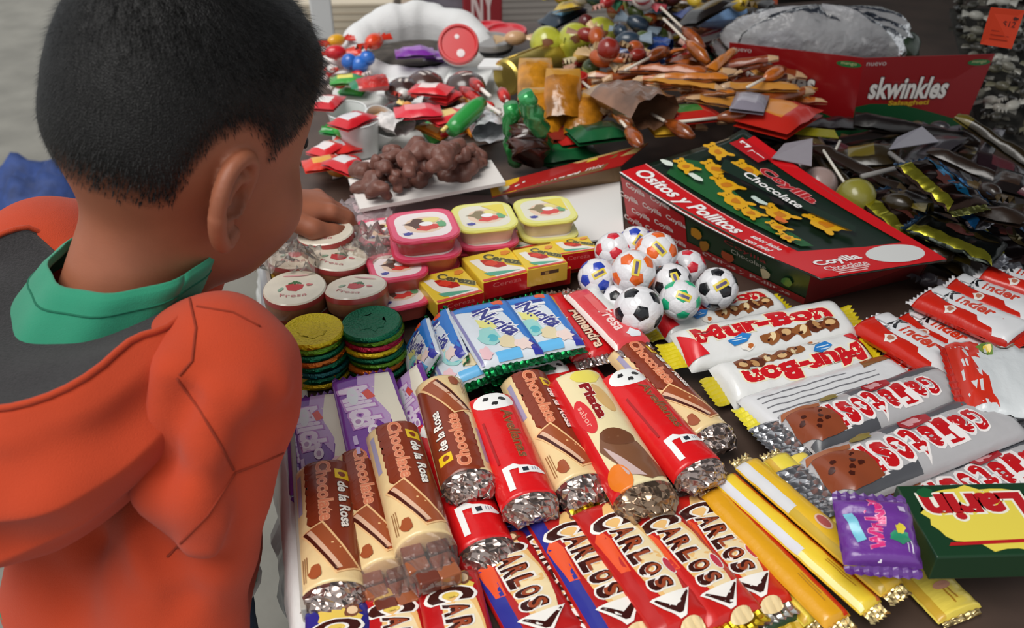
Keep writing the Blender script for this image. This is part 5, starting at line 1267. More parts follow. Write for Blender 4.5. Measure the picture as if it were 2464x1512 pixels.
bag = thing('plastic_bag', 'puffed clear plastic bag bulging out of the tall red carton', 'plastic bag'); grid('film', bagf, 90, 40, bagm, bag)
for i, (x, y, c) in enumerate(((.01, 0, '#2a1512'), (.075, 0, '#1d1414'), (-.065, 0, '#3a2a38'), (.118, .0, '#2b3a28'))):
    bm = bmesh.new(); bmesh.ops.create_icosphere(bm, subdivisions=3, radius=1); bmesh.ops.scale(bm, vec=(.040, .030, .034), verts=bm.verts)
    for v in bm.verts: v.co *= 1 + .15 * fbm(v.co * 30 + V((i, 0, 0)), 1.5)
    o = frombm('sweets_bag', bm, mat(c, rough=.3, coat=.4, var=.4, vs=60), None, True, Matrix.Translation(bc + V((x, 0, -.004)))); tag(o, ('dark brown bag of sweets inside the puffed plastic, near the middle', 'black bag of sweets inside the puffed plastic, right of the brown one', 'violet-grey bag of sweets inside the puffed plastic, at its open end', 'dark green bag of sweets inside the puffed plastic, at the far right')[i], 'sweets bag', 'bags inside the puffed plastic')
# ------------------------------------------------------------------ far half: piles of small wrapped sweets
def one(kind, c1, c2, px, py, z, rz, label, s=1., rx=0., ry=0., group=None, cat=None): return sweet(kind, c1, c2, at(P(px, py, z), R(rz), R(rx), R(ry), s), label, group, cat)
for a in (('twist', '#c8202a', '#d84a3a', 812, 172, .02, 20, 'red twist-wrapped sweet at the far left edge beside the child', 1.5), ('twist', '#d8421c', '#c8301c', 905, 157, .03, 70, 'orange-red round twist-wrapped sweet near the white sack', 1.7), ('ball', '#2a62b8', '#1c4a98', 845, 188, .02, 0, 'blue foil round sweet, left one of three', 1.3), ('ball', '#2f6cc4', '#1c4a98', 868, 183, .024, 0, 'blue foil round sweet, middle one of three', 1.4), ('ball', '#2f6cc4', '#1c4a98', 888, 186, .02, 0, 'blue foil round sweet, right one of three', 1.2),
          ('bag', '#b8302c', '#1f7a52', 888, 224, .03, 200, 'red and green cone-shaped sweet pouch by the paper cups', .85), ('sachet', '#3f9a3c', '#e6dc5a', 838, 215, .02, 10, 'green and white sachet behind the white cups', 1.1), ('twist', '#d8a024', '#c83020', 815, 150, .02, 45, 'yellow and red twist-wrapped sweet farthest left', 1.4), ('twist', '#d83028', '#e8e0d8', 862, 150, .02, 100, 'red and white twist-wrapped sweet near the white sack', 1.4),
          ('sachet', '#1f8a3c', '#2fa84a', 818, 318, .02, 70, 'green sachet between child and white cups', 1.1), ('twist', '#3aa83c', '#2a8a34', 828, 338, .03, -30, 'bright green twist-wrapped sweet below the white cups', 1.3), ('sachet', '#c8202a', '#e8e2de', 795, 300, .03, 80, 'red and white sachet at the forehead of the child', 1.1), ('sachet', '#d8302c', '#c9c6cc', 812, 372, .02, 30, 'silver sachet with red edges beside the chocolate lumps', 1.2), ('sachet', '#c9202a', '#dcd8dc', 855, 345, .03, 55, 'silver sachet with red edges leaning on the chocolate heap', 1.2),
          ('sachet', '#d8301c', '#e0a03a', 785, 420, .02, 20, 'orange and red sachet above the hand', 1.1), ('sachet', '#c81c24', '#d8d4d4', 835, 440, .02, -40, 'red-edged sachet next to the white card sheets', 1.1), ('sachet', '#d42a30', '#e8dede', 790, 380, .02, 60, 'red and white sachet near the cheek of the child', 1.),
          ('bag', '#dcd6d4', '#e29a1c', 938, 318, .03, 140, 'white tube-shaped pouch with orange tip', .95), ('sachet', '#dc3040', '#e88a8c', 1008, 308, .035, 10, 'pink-red sachet behind the chocolate heap, large', 1.3), ('sachet', '#d8242c', '#ecd8d4', 1040, 272, .03, -15, 'red and white sachet below the dark cakes', 1.2), ('sachet', '#e03a40', '#e8c87a', 1082, 300, .035, 35, 'red and cream sachet beside the green tube', 1.2), ('sachet', '#d82c30', '#e8e0d4', 1075, 268, .03, 60, 'red and white sachet touching the striped lollipops', 1.1),
          ('sachet', '#7a2f9a', '#9a5ab8', 1000, 160, .03, 10, 'purple sachet in front of the white sack', 1.3), ('sachet', '#6a2a8a', '#8a4aa8', 1065, 152, .03, -8, 'purple sachet by the red lid', 1.2), ('bag', '#cfd0d4', '#b8babf', 1168, 318, .04, 100, 'silver clear bag beside the green foil', 1.1),
          ('bag', '#1f4a98', '#1a2a50', 1530, 155, .07, 160, 'dark blue glossy pouch among the hard sweets', 1.5), ('bag', '#7a9cc8', '#3a4a80', 1700, 92, .09, 200, 'light blue pouch in front of the clear bag', 1.5), ('sachet', '#a81c3a', '#c9504a', 1745, 118, .07, 80, 'crimson sachet standing next to the clear bag', 1.5), ('sachet', '#b81838', '#8a1430', 1325, 215, .05, 90, 'crimson shiny sachet behind the amber pouches', 1.3)):
    one(*a[:7], a[7], a[8])
# white cups
cupm = mat('#e9ebea', rough=.35, coat=.3, alpha=.9)
for px, py, l, rx, ry in ((836, 262, 'white plastic cup nearest the child', 8, 0), (884, 268, 'white plastic cup lying tilted, right one', 20, 35), (868, 300, 'white plastic cup in front of the two others', -5, -6)):
    t = thing('plastic_cup', l, 'cup', 'white plastic cups', at(P(px, py, .055) - Z * .045, 0, R(rx), R(ry)))
    lathe('cup_body', [(.0205, .0), (.0215, .001), (.029, .046), (.028, .046), (.0205, .002), (.0001, .002)], cupm, t, 28); tube('rim', [(.0286 * cos(2*pi*i/24), .0286 * sin(2*pi*i/24), .046) for i in range(24)], .0012, cupm, t, 6, True)
# dark iced cakes on white papers
for i, (px, py, z, c, l) in enumerate(((972, 205, .035, '#3a221e', 'dark iced cake on white paper, left one'), (1022, 188, .04, '#4a302a', 'dark iced cake with pale top, rear one'), (1064, 228, .04, '#2c1a18', 'dark iced cake with white stripes, front one'), (1120, 190, .05, '#4a3a36', 'grey-topped dark cake, right one'), (960, 262, .03, '#170f10', 'black glossy cake in a dark tray'))):
    s = 1.35; t = thing('iced_cake', l, 'cake', 'dark iced cakes', at(P(px, py, z) - Z * .02, i * .7, 0, 0, s))
    lathe('cake', [(.0001, .022), (.012, .021), (.021, .015), (.0245, .007), (.023, .0), (.0001, 0)], mat(c, rough=.25, coat=.6), t, 24)
    a = Art(); w_ = ink('#cfc4bc' if i != 4 else '#5a4a48')
    for k in range(4): a.rect(-.014 + k * .008, -.013, -.0105 + k * .008, .013, w_)
    a.build(lambda x, y, zz: V((x, y, .0218 - (x*x + y*y) * 17 + zz + .0004)), [-.008, 0, .008], [-.006, 0, .006], t, ('icing_pattern', 'lettering'))
for i, (q, l) in enumerate((([(905, 228), (1000, 250), (1010, 170), (930, 175)], 'white paper under the left dark cake'), ([(985, 252), (1110, 262), (1130, 205), (1020, 215)], 'white paper under the striped dark cake'), ([(1060, 208), (1165, 215), (1190, 160), (1085, 165)], 'white paper under the grey-topped cake'))):
    o = quad('paper_sheet', [P(x, y, .016 + .006 * i) for x, y in q], paper('#e6e8e6'), None, .001); tag(o, l, 'paper', 'white papers under the cakes')
o = quad('paper_sheet', [P(800, 430, .0015), P(860, 345, .0015), P(1215, 300, .0015), P(1215, 150, .0015), ][:1] + [P(1215, 335, .0015), P(1215, 160, .0015), P(800, 150, .0015)], paper('#d8d8d6'), None, .001); tag(o, 'large white paper spread under the cakes, cups and small packets', 'paper')
bt = thing('dark_tray', 'small black tray holding the black glossy cake', 'tray', None, at(P(962, 285, .012), .2)); box('tray_base', .09, .055, .014, mat('#15161a', rough=.3, coat=.5), bt, 0, .003)
# white card strip, gold roll, red lids, grey plate
wb = thing('white_card_strip', 'white folded card strip lying in front of the gold foil roll', 'card'); M = span(P(1158, 158, .055), P(1292, 160, .06)); A_, B_ = P(1158, 158, .055), P(1292, 160, .06)
box('strip', (B_ - A_).length, .045, .006, paper('#e8e8e8'), wb, 0, .001); box('fold', .002, .045, .0068, paper('#cfcfd0'), wb, 0, .0004, Matrix.Translation((-.01, 0, 0))); wb.matrix_world = M
gr = thing('gold_foil_roll', 'gold foil-wrapped cylinder lying among the far sweets', 'foil roll'); A_, B_ = P(1215, 188, .045), P(1372, 128, .05); M = span(A_, B_); L_ = (B_ - A_).length
M2 = Matrix.Rotation(pi/2, 4, 'Y'); lathe('roll', [(.0001, -L_/2), (.026, -L_/2), (.030, -L_/2 + .004), (.0305, 0), (.030, L_/2 - .004), (.026, L_/2), (.0001, L_/2)], foil('#cdb45c', 30, .35), gr, 30, M2)
tube('foil_seam', [(-L_/2 + .01, .0, .0306), (0, .001, .0310), (L_/2 - .01, 0, .0306)], .0011, foil('#b89a40', 60, .3), gr, 6); gr.matrix_world = M
def disc(name, px, py, z, r, c, label, rx, ry, spots=(), rimc=None):
    t = thing(name, label, 'lid', 'round lids by the white sack', at(P(px, py, z), 0, R(rx), R(ry)))
    lathe('disc', [(.0001, .005), (r * .8, .005), (r * .86, .009), (r * .96, .009), (r, .005), (r, -.004), (r * .95, -.006), (.0001, -.006)], mat(c, rough=.3, coat=.4), t, 32)
    if rimc: lathe('rim', [(r * 1.005, -.001), (r * 1.02, -.005), (r * .97, -.009), (.0001, -.009)], mat(rimc, rough=.4), t, 32)
    for i, (x, y, q) in enumerate(spots): lathe('white_spot', [(.0001, .0062), (q, .0060), (q, .0045)], mat('#e8dcdc', rough=.4), t, 14, Matrix.Translation((x * r, y * r, 0)))
disc('red_dish', 1103, 108, .075, .035, '#cc2026', 'red lid with two white spots, tilted to the viewer', 55, 5, ((.15, -.45, .007), (-.1, .35, .004)), '#d8d4d0'); disc('red_plate', 1218, 82, .045, .040, '#c92a36', 'flat red plate right of the tilted red lid', 4, 0, (), '#d8d4d0'); disc('red_plate', 1180, 75, .04, .038, '#d0303c', 'flat red plate farthest back behind the grey plate', 4, 0); disc('grey_plate', 1182, 106, .045, .040, '#8a8684', 'grey shiny plate below the red plates', 5, 0, (), '#17161a')
one('twist', '#caa078', '#e0c09a', 1240, 122, .04, 10, 'beige ring-shaped wrapped sweet left of the gold roll', 1.6)
# green tube, striped lollipops, green foil bag
gt = thing('green_tube', 'straight green tube sweet leaning across the red sachets', 'candy tube'); A_, B_ = P(1085, 332, .055), P(1160, 262, .075); tube('tube_body', [A_.lerp(B_, i / 6) for i in range(7)], [.010, .0125, .013, .013, .013, .012, .009], film('#2f9040'), gt, 14); tube('yellow_edge', [A_.lerp(B_, i / 6) + V((-.011, -.006, .002)) for i in range(7)], .003, film('#e0c46a'), gt, 6)
for i, (a_, b_, l) in enumerate((((1232, 268, .075), (1205, 215, .085), 'red striped stick lollipop with white stick, right one'), ((1180, 262, .07), (1135, 222, .07), 'red striped stick lollipop, middle one'), ((1205, 290, .06), (1110, 228, .06), 'red and cream stick lollipop, left one'))):
    t = thing('stick_lollipop', l, 'lollipop', 'striped stick lollipops'); A_, B_ = P(*a_), P(*b_); tube('stick', [A_, A_.lerp(B_, .5)], .003, paper('#ece4dc'), t, 8); m_ = A_.lerp(B_, .45); tube('candy', [m_, m_.lerp(B_, .3), m_.lerp(B_, .7), B_], [.005, .0085, .0085, .004], mat('#b02a26', rough=.3, coat=.4, var=.5, vs=60), t, 10)
for i, (a_, b_, w_, c, l) in enumerate((((1228, 262, .105), (1240, 400, .012), .013, '#2c9448', 'green cellophane sweet bag, left half'), ((1262, 285, .11), (1300, 372, .05), .013, '#3aa05a', 'pale green shiny wrapped tube on the green bag'), ((1298, 300, .085), (1322, 402, .012), .010, '#238040', 'narrow green wrapped sweet at the right of the green bag'), ((1258, 340, .055), (1275, 425, .018), .027, '#43241c', 'dark brown sweets in clear wrap under the green cellophane'))):
    t = thing('green_wrapped_sweet', l, 'wrapped sweet', 'green wrapped sweets'); A_, B_ = P(*a_), P(*b_); tube('wrapper', [A_.lerp(B_, k / 8) + V((.003 * sin(k * 2), 0, .002 * cos(k * 3))) for k in range(9)], [w_ * q for q in (.75, .9, .85, 1, .95, 1.03, .9, 1, .8)], mat(c, rough=.25, coat=.6, metal=.3, bump=.6, bs=70) if i != 3 else mat(c, rough=.25, coat=.6, var=.5, vs=50), t, 12)
# amber pouches of tamarind, upright
for i, (px, py, z, c, rz, ry, l, s) in enumerate(((1300, 290, .055, '#b47416', 95, -38, 'amber pouch, front left', 1.15), (1352, 285, .055, '#a06412', 88, -42, 'amber pouch, front middle', 1.15), (1408, 298, .055, '#aa6c16', 75, -36, 'amber pouch, front right', 1.1), (1288, 232, .05, '#b87a18', 90, -30, 'amber pouch at the back left', 1.2), (1325, 255, .03, '#985c12', 80, -20, 'amber pouch in the second row', 1.1))):
    one('bag', c, '#b88432', px, py, z, rz, l + ' beside the tamarind lollipops', s, 0, ry, 'amber sweet pouches')
t = thing('red_plastic_tub', 'small red see-through ribbed tub behind the amber pouches', 'tub', None, at(P(1375, 218, .07) - Z * .03, .2)); lathe('tub', [(.018, 0), (.024, .05), (.0225, .05), (.017, .002), (.0001, .002)], mat('#c02a22', rough=.3, coat=.4, alpha=.85), t, 20)
for k in range(10): box('rib', .003, .002, .048, mat('#a81c18', rough=.4), t, .001, .0004, Matrix.Rotation(k * .628, 4, 'Z') @ Matrix.Translation((0, .0222, 0)))
for a in (('sachet', '#8a2a1c', '#c9b8b8', 1312, 352, .03, 10, 'dark red sachet with white specks below the amber pouches', 1.5), ('sachet', '#b8221c', '#8a1a14', 1400, 342, .035, 20, 'red glossy sachet below the right amber pouch', 1.6), ('sachet', '#14512c', '#1f6a3a', 1360, 378, .025, 12, 'dark green flat sachet along the carton flap', 1.7), ('sachet', '#1a5a34', '#123f26', 1440, 368, .03, 18, 'dark green glossy sachet at the right of its twin', 1.6), ('bag', '#7a5640', '#a08468', 1505, 330, .05, 120, 'brown see-through pouch before the tamarind heap', 1.7), ('sachet', '#d8a832', '#aa6c16', 1592, 325, .06, 100, 'crumpled yellow wrapper beside the bear box', 1.1), ('sachet', '#b8261c', '#3a7a3a', 1655, 318, .06, 15, 'red sachet with green print behind the bear box', 1.5), ('sachet', '#c0281c', '#d8862c', 1872, 300, .075, 50, 'red printed carton flap torn open beside the tall red carton', 2.2), ('sachet', '#8a8490', '#a8a2ac', 1795, 306, .07, 70, 'grey film scrap above the bear box', 1.3)):
    one(*a[:7], a[7], a[8])
# tamarind strips and lollipops in a loose heap
poly = [(1470, 285), (1440, 225), (1530, 205), (1700, 180), (1890, 215), (1910, 262), (1850, 300), (1700, 305), (1600, 318)]
zf = lambda x, y: .035 + .05 * max(0, 1 - ((x - 1680) / 260) ** 2) * max(0, 1 - ((y - 245) / 90) ** 2)
res = scatter(poly, 120, .017, 21, zf, 9000); rn = random.Random(3)
for i, ((p, x, y), rl) in enumerate(zip(res, rowlabel(res, 6))):
    c = rn.choice(['#a8541a', '#8a3c16', '#c2701e', '#93481c', '#b8601a', '#6a2e14', '#c98a3a'])
    o = sweet('tongue', c, '#c9a27a', at(p + Z * .004 * (i % 3), R(rn.gauss(8, 26)) + (pi if rn.random() < .5 else 0), R(rn.uniform(-30, 30)), R(rn.uniform(-14, 14)), rn.uniform(.85, 1.3)), f'{"dark" if c in ("#6a2e14", "#8a3c16") else "orange-brown"} tamarind strip, {rl} of the tamarind heap', 'tamarind strips'); HEAPS[o.name] = (f'{"dark" if c in ("#6a2e14", "#8a3c16") else "orange-brown"} tamarind strip of the tamarind heap', 'tam', 6)
for i, (a_, b_) in enumerate((((1395, 198), (1478, 272)), ((1585, 66), (1640, 120)), ((1592, 92), (1650, 150)), ((1500, 222), (1560, 190)), ((1600, 190), (1712, 182)), ((1560, 248), (1640, 238)), ((1630, 290), (1672, 232)), ((1620, 302), (1730, 290)), ((1790, 262), (1835, 238)), ((1565, 280), (1605, 302)), ((1735, 212), (1690, 206)), ((1470, 268), (1510, 318)))):
    t = thing('lollipop', f'white lollipop stick, {["leaning on the amber pouches", "pointing up behind the blue pouch", "second one behind the blue pouch", "lying at the top left of the tamarind heap", "lying level along the top of the tamarind heap", "lying level in the middle of the tamarind heap", "slanting up in the tamarind heap", "lying low at the front of the tamarind heap", "at the right end of the tamarind heap", "pointing down at the front of the tamarind heap", "short one near the clear bag", "slanting down beside the brown pouch"][i]}, brown head', 'lollipop', 'white-stick tamarind lollipops'); zz = .12 if i in (1, 2) else .085
    A_, B_ = P(*a_, zz), P(*b_, zz - (.02 if i in (1, 2) else 0)); tube('stick', [A_, B_], .0022, paper('#e2d6c6'), t, 7); e = (B_ - A_).normalized(); tube('wrapped_head', [B_ - e * .004, B_ + e * .012, B_ + e * .035, B_ + e * .055], [.003, .009, .010, .004], mat(('#b5601c', '#8a4318')[i % 2], rough=.25, coat=.7, var=.4, vs=60), t, 9)
# yellow-green ball lollipops
for i, (px, py, z, l) in enumerate(((1316, 82, .09, 'yellow-green ball lollipop, left of three'), (1384, 74, .10, 'yellow-green ball lollipop, middle of three'), (1446, 60, .11, 'yellow-green ball lollipop, right of three'))):
    t = thing('ball_lollipop', l, 'lollipop', 'yellow-green ball lollipops', at(P(px, py, z) - Z * .02)); bm = bmesh.new(); bmesh.ops.create_uvsphere(bm, u_segments=24, v_segments=16, radius=.029)
    for v in bm.verts:
        if v.co.z < -.008: v.co.x *= .8; v.co.y *= .8; v.co.z *= 1.5
    frombm('wrapped_head', bm, mat('#b9bb3e', rough=.25, coat=.6, var=.15, vs=30), t); lathe('wrapper_skirt', [(.012, -.03), (.016, -.042), (.019, -.048)], mat('#6a6a2a', rough=.3, coat=.5, alpha=.8), t, 14); tube('stick', [(0, 0, -.03), (0, .003, -.052)], .003, paper('#e6dccc'), t, 7)
    a = Art(); a.blob(0, 0, .010, .007, ink('#7a4a24'), seed=i); sm3 = Matrix.Rotation(R(70), 3, 'X')
    a.build(lambda x, y, zz: (sm3 @ V((x, y, .03))).normalized() * (.0293 + zz), [0], [0], t)
# mixed hard sweets at the back
def heap(poly, n, dmin, seed, zf, cols, kinds, name, group, smin_=1.2, smax_=1.7, rows=6):
    res = scatter(poly, n, dmin, seed, zf); rn = random.Random(seed)
    for (p, x, y), rl in zip(res, rowlabel(res, rows)):
        c1, c2, cn = rn.choice(cols); k = rn.choice(kinds)
        o = sweet(k, c1, c2, at(p, rn.uniform(0, 6.3), R(rn.uniform(-22, 22)), R(rn.uniform(-22, 22)), rn.uniform(smin_, smax_)), f'{cn} {name}, {rl}', group); HEAPS[o.name] = (f'{cn} {name}', group, rows)
C1 = [('#8a2418', '#c9a08a', 'dark red'), ('#b0501c', '#d8b88a', 'orange-brown'), ('#5a1a1c', '#8a5a4a', 'maroon'), ('#4a5a2a', '#9aa05a', 'olive'), ('#c02a20', '#e0b0a0', 'red'), ('#2a3a4a', '#8a9aa8', 'slate'), ('#c9a04a', '#e8d8b0', 'tan')]
heap([(1385, 160), (1370, 105), (1480, 80), (1590, 70), (1600, 130), (1540, 200), (1420, 195)], 80, .018, 31, lambda x, y: .04 + .04 * max(0, 1 - ((x - 1480) / 130) ** 2), C1, ['twist', 'twist', 'ball'], 'sweet in the middle heap', 'hard sweets in the middle heap')
C2 = [('#a81c1c', '#e0a89a', 'red'), ('#14342e', '#3a7a5a', 'dark green'), ('#c8a822', '#e8d86a', 'yellow'), ('#1a2a3a', '#5a8aa8', 'dark blue'), ('#5a2018', '#a86a4a', 'brown'), ('#d8cfc8', '#c8505a', 'pale red')]
heap([(1345, 50), (1360, 6), (1480, -12), (1640, -12), (1650, 55), (1600, 62), (1480, 45)], 75, .021, 33, lambda x, y: .075 + .05 * max(0, 1 - ((x - 1500) / 160) ** 2), C2, ['twist', 'sachet', 'ball'], 'sweet in the rear heap', 'sweets in the rear heap', 1.3, 1.8)
C3 = [('#c9a41c', '#e0c84a', 'yellow'), ('#d0b030', '#8a6a1c', 'gold'), ('#4a1c14', '#c9a41c', 'yellow-brown'), ('#7a1c18', '#a84a2a', 'dark red'), ('#1d1714', '#5a4a2a', 'black')]
heap([(1620, 40), (1630, -10), (1800, -15), (1830, 35), (1780, 75), (1660, 85)], 70, .021, 34, lambda x, y: .09 + .03 * max(0, 1 - ((x - 1720) / 120) ** 2), C3, ['twist', 'sachet'], 'sweet in the yellow heap', 'yellow sweets at the back', 1.3, 1.7)
heap([(1600, 130), (1660, 85), (1790, 80), (1760, 150), (1690, 170), (1620, 170)], 36, .020, 35, lambda x, y: .05, C1 + C2, ['twist', 'sachet'], 'sweet between blue pouches', 'sweets between the blue pouches', 1.3, 1.8, 4)
heap([(800, 135), (900, 140), (905, 215), (860, 225), (800, 230)], 24, .015, 37, lambda x, y: .006, [('#c82a28', '#e8d8d4', 'red'), ('#e0dcd8', '#d84a3a', 'white'), ('#d8862a', '#e8c87a', 'orange'), ('#3a9a4a', '#d8e0d0', 'green')], ['twist', 'sachet'], 'sweet left of the dark cakes', 'sweets beside the cakes', .9, 1.3, 4)
heap([(940, 290), (1180, 270), (1190, 335), (960, 345), (850, 380), (850, 440), (795, 440), (795, 345), (880, 340)], 60, .014, 36, lambda x, y: .006, [('#c82a28', '#e8d8d4', 'red'), ('#e0dcd8', '#d84a3a', 'white'), ('#d8862a', '#e8c87a', 'orange'), ('#3a9a4a', '#d8e0d0', 'green')], ['twist', 'sachet'], 'sweet behind the chocolate lumps', 'sweets behind the chocolate lumps', .85, 1.15, 5)
# dark right side: part of its shade is put into the sweet colours
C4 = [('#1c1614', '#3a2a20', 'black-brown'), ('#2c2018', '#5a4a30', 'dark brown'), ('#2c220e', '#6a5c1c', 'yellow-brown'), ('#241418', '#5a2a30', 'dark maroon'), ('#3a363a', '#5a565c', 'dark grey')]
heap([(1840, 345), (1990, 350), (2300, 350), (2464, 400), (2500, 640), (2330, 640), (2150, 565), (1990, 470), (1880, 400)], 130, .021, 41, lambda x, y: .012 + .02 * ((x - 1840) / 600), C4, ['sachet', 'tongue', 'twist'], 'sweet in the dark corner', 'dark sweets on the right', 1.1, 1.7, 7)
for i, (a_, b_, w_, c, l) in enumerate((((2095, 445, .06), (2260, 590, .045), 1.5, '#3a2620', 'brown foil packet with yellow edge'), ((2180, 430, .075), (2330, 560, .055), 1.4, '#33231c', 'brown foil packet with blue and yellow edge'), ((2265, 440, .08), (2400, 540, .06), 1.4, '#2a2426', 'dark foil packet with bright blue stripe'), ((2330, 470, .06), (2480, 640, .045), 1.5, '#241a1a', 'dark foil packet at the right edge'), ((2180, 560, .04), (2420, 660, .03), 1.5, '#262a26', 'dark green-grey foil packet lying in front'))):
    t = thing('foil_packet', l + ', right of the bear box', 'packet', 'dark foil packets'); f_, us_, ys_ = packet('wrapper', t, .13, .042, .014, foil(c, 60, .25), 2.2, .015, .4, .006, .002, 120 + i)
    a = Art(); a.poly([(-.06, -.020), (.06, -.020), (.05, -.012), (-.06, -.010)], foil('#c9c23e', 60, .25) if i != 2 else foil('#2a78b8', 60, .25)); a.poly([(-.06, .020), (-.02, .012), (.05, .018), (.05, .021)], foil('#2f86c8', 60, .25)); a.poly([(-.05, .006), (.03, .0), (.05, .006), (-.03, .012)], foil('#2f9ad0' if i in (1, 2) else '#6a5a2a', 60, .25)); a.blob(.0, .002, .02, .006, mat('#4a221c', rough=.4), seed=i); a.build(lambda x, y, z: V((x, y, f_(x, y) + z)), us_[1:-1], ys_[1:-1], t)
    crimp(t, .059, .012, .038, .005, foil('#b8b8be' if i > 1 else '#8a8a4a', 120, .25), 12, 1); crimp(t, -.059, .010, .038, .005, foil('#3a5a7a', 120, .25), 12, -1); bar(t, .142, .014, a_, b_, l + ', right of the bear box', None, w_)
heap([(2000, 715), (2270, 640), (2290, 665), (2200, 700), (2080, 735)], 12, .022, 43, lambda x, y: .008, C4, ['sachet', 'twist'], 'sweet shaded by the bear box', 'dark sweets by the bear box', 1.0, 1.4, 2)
for i, (q, z, c, l) in enumerate((([(1850, 420), (1945, 440), (1948, 372), (1880, 385)], .06, '#8d848c', 'grey wrapper scrap standing behind the bear box'), ([(2130, 395), (2250, 375), (2210, 338), (2150, 365)], .05, '#8a8790', 'grey film scrap below the tall red carton'), ([(1865, 355), (2010, 370), (2000, 350), (1880, 338)], .045, '#8a831c', 'olive yellow strip below the tall red carton'))):
    o = quad('wrapper_scrap', [P(x, y, z + .003 * (k in (2, 3))) for k, (x, y) in enumerate(q)], film(c), None, .001); tag(o, l, 'wrapper')
for px, py, z, c, rz, l in ((2045, 425, .07, '#8a8432', 100, 'olive-yellow round lollipop with white wrapper behind the bear box'), (1985, 400, .06, '#a8908a', 60, 'clear-wrapped striped lollipop behind the bear box')):
    t = lolly(c, True, .08, 1.5); USED.add(t.name); t.matrix_world = at(P(px, py, z) - Z * .02, R(rz), 0, R(-15)); tag(t, l, None, 'lollipops behind the bear box')
for a_, b_, l in (((2140, 368), (2215, 425), 'thin grey lollipop stick across the dark sweets'), ((2070, 440), (2200, 408), 'long grey lollipop stick level across the dark sweets')):
    t = thing('paper_stick', l, 'stick'); tube('stick', [P(*a_, .07), P(*b_, .065)], .003, paper('#8a8784'), t, 7)
# ------------------------------------------------------------------ behind: silver-wrapped heap with a price card, posts, sack, cartons
CG = [('#8a8678', '#a8a498', 'grey'), ('#4a473e', '#7a766a', 'dark grey'), ('#c2beb2', '#dedace', 'silver'), ('#6a6652', '#8a866e', 'olive grey'), ('#2a2824', '#4a4842', 'black')]
slope = mat('#3a3833', rough=.8, var=.4, vs=60)
h0, h1, h2, h3 = P(2362, 330, .0), P(2720, 420, .0), P(2720, 20, .13), P(2285, 20, .11)
sp = thing('candy_crate', 'dark crate heaped with silver and black wrapped candy at the far right', 'crate'); quad('sloped_bed', [h0, h1, h2, h3], slope, sp, .01)
rn = random.Random(77); hp = []
for _ in range(9000):
    s, t = rn.random(), rn.random(); p = h0.lerp(h1, s).lerp(h3.lerp(h2, s), t); q = pix(p)
    if q[0] > 2500 or q[1] < -20 or q[0] < 2275: continue
    if all((p - o[0]).length > .0205 for o in hp): hp.append((p, q[0], q[1]))
    if len(hp) > 290: break
hp.sort(key=lambda r: -r[2])
for (p, x, y), rl in zip(hp, rowlabel(hp, 8)):
    c1, c2, cn = rn.choice(CG); m1 = sweet_mesh('twist', c1, c2)
    o = bpy.data.objects.new('silver_candy', m1); COL.objects.link(o); o.matrix_world = at(p + Z * .012, rn.uniform(0, 6.3), R(rn.uniform(-18, 30)), R(rn.uniform(-22, 22)), rn.uniform(.80, 1.05)); tag(o, f'{cn} wrapped candy in the crate heap, {rl}', 'candy', 'silver candy heap'); HEAPS[o.name] = (f'{cn} wrapped candy in the crate heap', 'silver', 8)
pc_ = thing('price_card', 'orange-red price card with dark handwriting stuck in the silver candy', 'price card'); q0, q1, q2, q3 = P(2358, 106, .20), P(2434, 118, .20), P(2466, 26, .245), P(2384, 18, .245); quad('card', [q0, q1, q2, q3], paper('#d8401c'), pc_, .001)
a = Art(); dk = ink('#4a1410'); a.text('$12', .055, .055, .030, .016, dk); a.lines(.018, .036, .066, 3, .010, ink('#a02c18'), .0022); a.blob(.066, .070, .006, .004, dk, seed=2); a.build(bil([q0, q1, q2, q3], .08, .09), [], [], pc_)
def post(name, px0, py0, px1, py1, d, wd, m, label):
    A_, B_ = D(px0, py0, d), D(px1, py1, d * .985); t = thing(name, label, 'post'); ax = (B_ - A_); Mx = frame((A_ + B_) / 2, ax, V((0, 1, 0))); box('post_body', ax.length, wd, wd * .7, m, t, -wd * .35, .002, Mx); return t
def upright(name, px, py, y, wd, m, label, zb=0., zt=1.6):    # a real post standing on the ground, hit by that pixel at ground distance y
    r = ray(px, py); t = y / r.y; x = r.x * t; o = thing(name, label, 'post', None, Matrix.Translation((x, y, zb))); box('post_body', wd, wd, zt - zb, m, o, 0, .003); return o
upright('white_post', 2150, 30, 2.75, .085, paper('#8f928e'), 'pale grey post behind the clear plastic bag'); upright('white_post', 2246, 50, 2.62, .055, paper('#a9a699', var=.05, vs=8), 'white-painted post beside the wooden strip'); upright('wooden_strip', 2288, 50, 2.60, .026, mat('#7a5f2c', rough=.6, var=.2, vs=30), 'brown wooden strip next to the white-painted post')
sk0 = P(985, 190, 0)
def sack(s, t):
    a = 2 * pi * s; c = P(1000, 172, .0) + V((0, .03, -.028)); th = t * 2 * pi * .80 - .5
    R0 = .100 + .010 * fbm((1.3 * cos(a), 1.3 * sin(a), 3), 1.); rr = .030 * (1 + .18 * fbm((1.6 * cos(a), 1.6 * sin(a), 8), 1.))
    r = R0 + rr * cos(th); z = .050 + rr * 1.25 * sin(th) + .034 * sin(a) + .006 * fbm((2.2 * cos(a), 2.2 * sin(a), t * 2), 1.2)
    if t > .72: r = R0 - rr * .8; z -= (t - .72) * .40
    if t < .08: z -= (.08 - t) * .7
    return c + V((r * 1.14 * cos(a), r * .95 * sin(a), max(z, .0015 - c.z + TZ)))
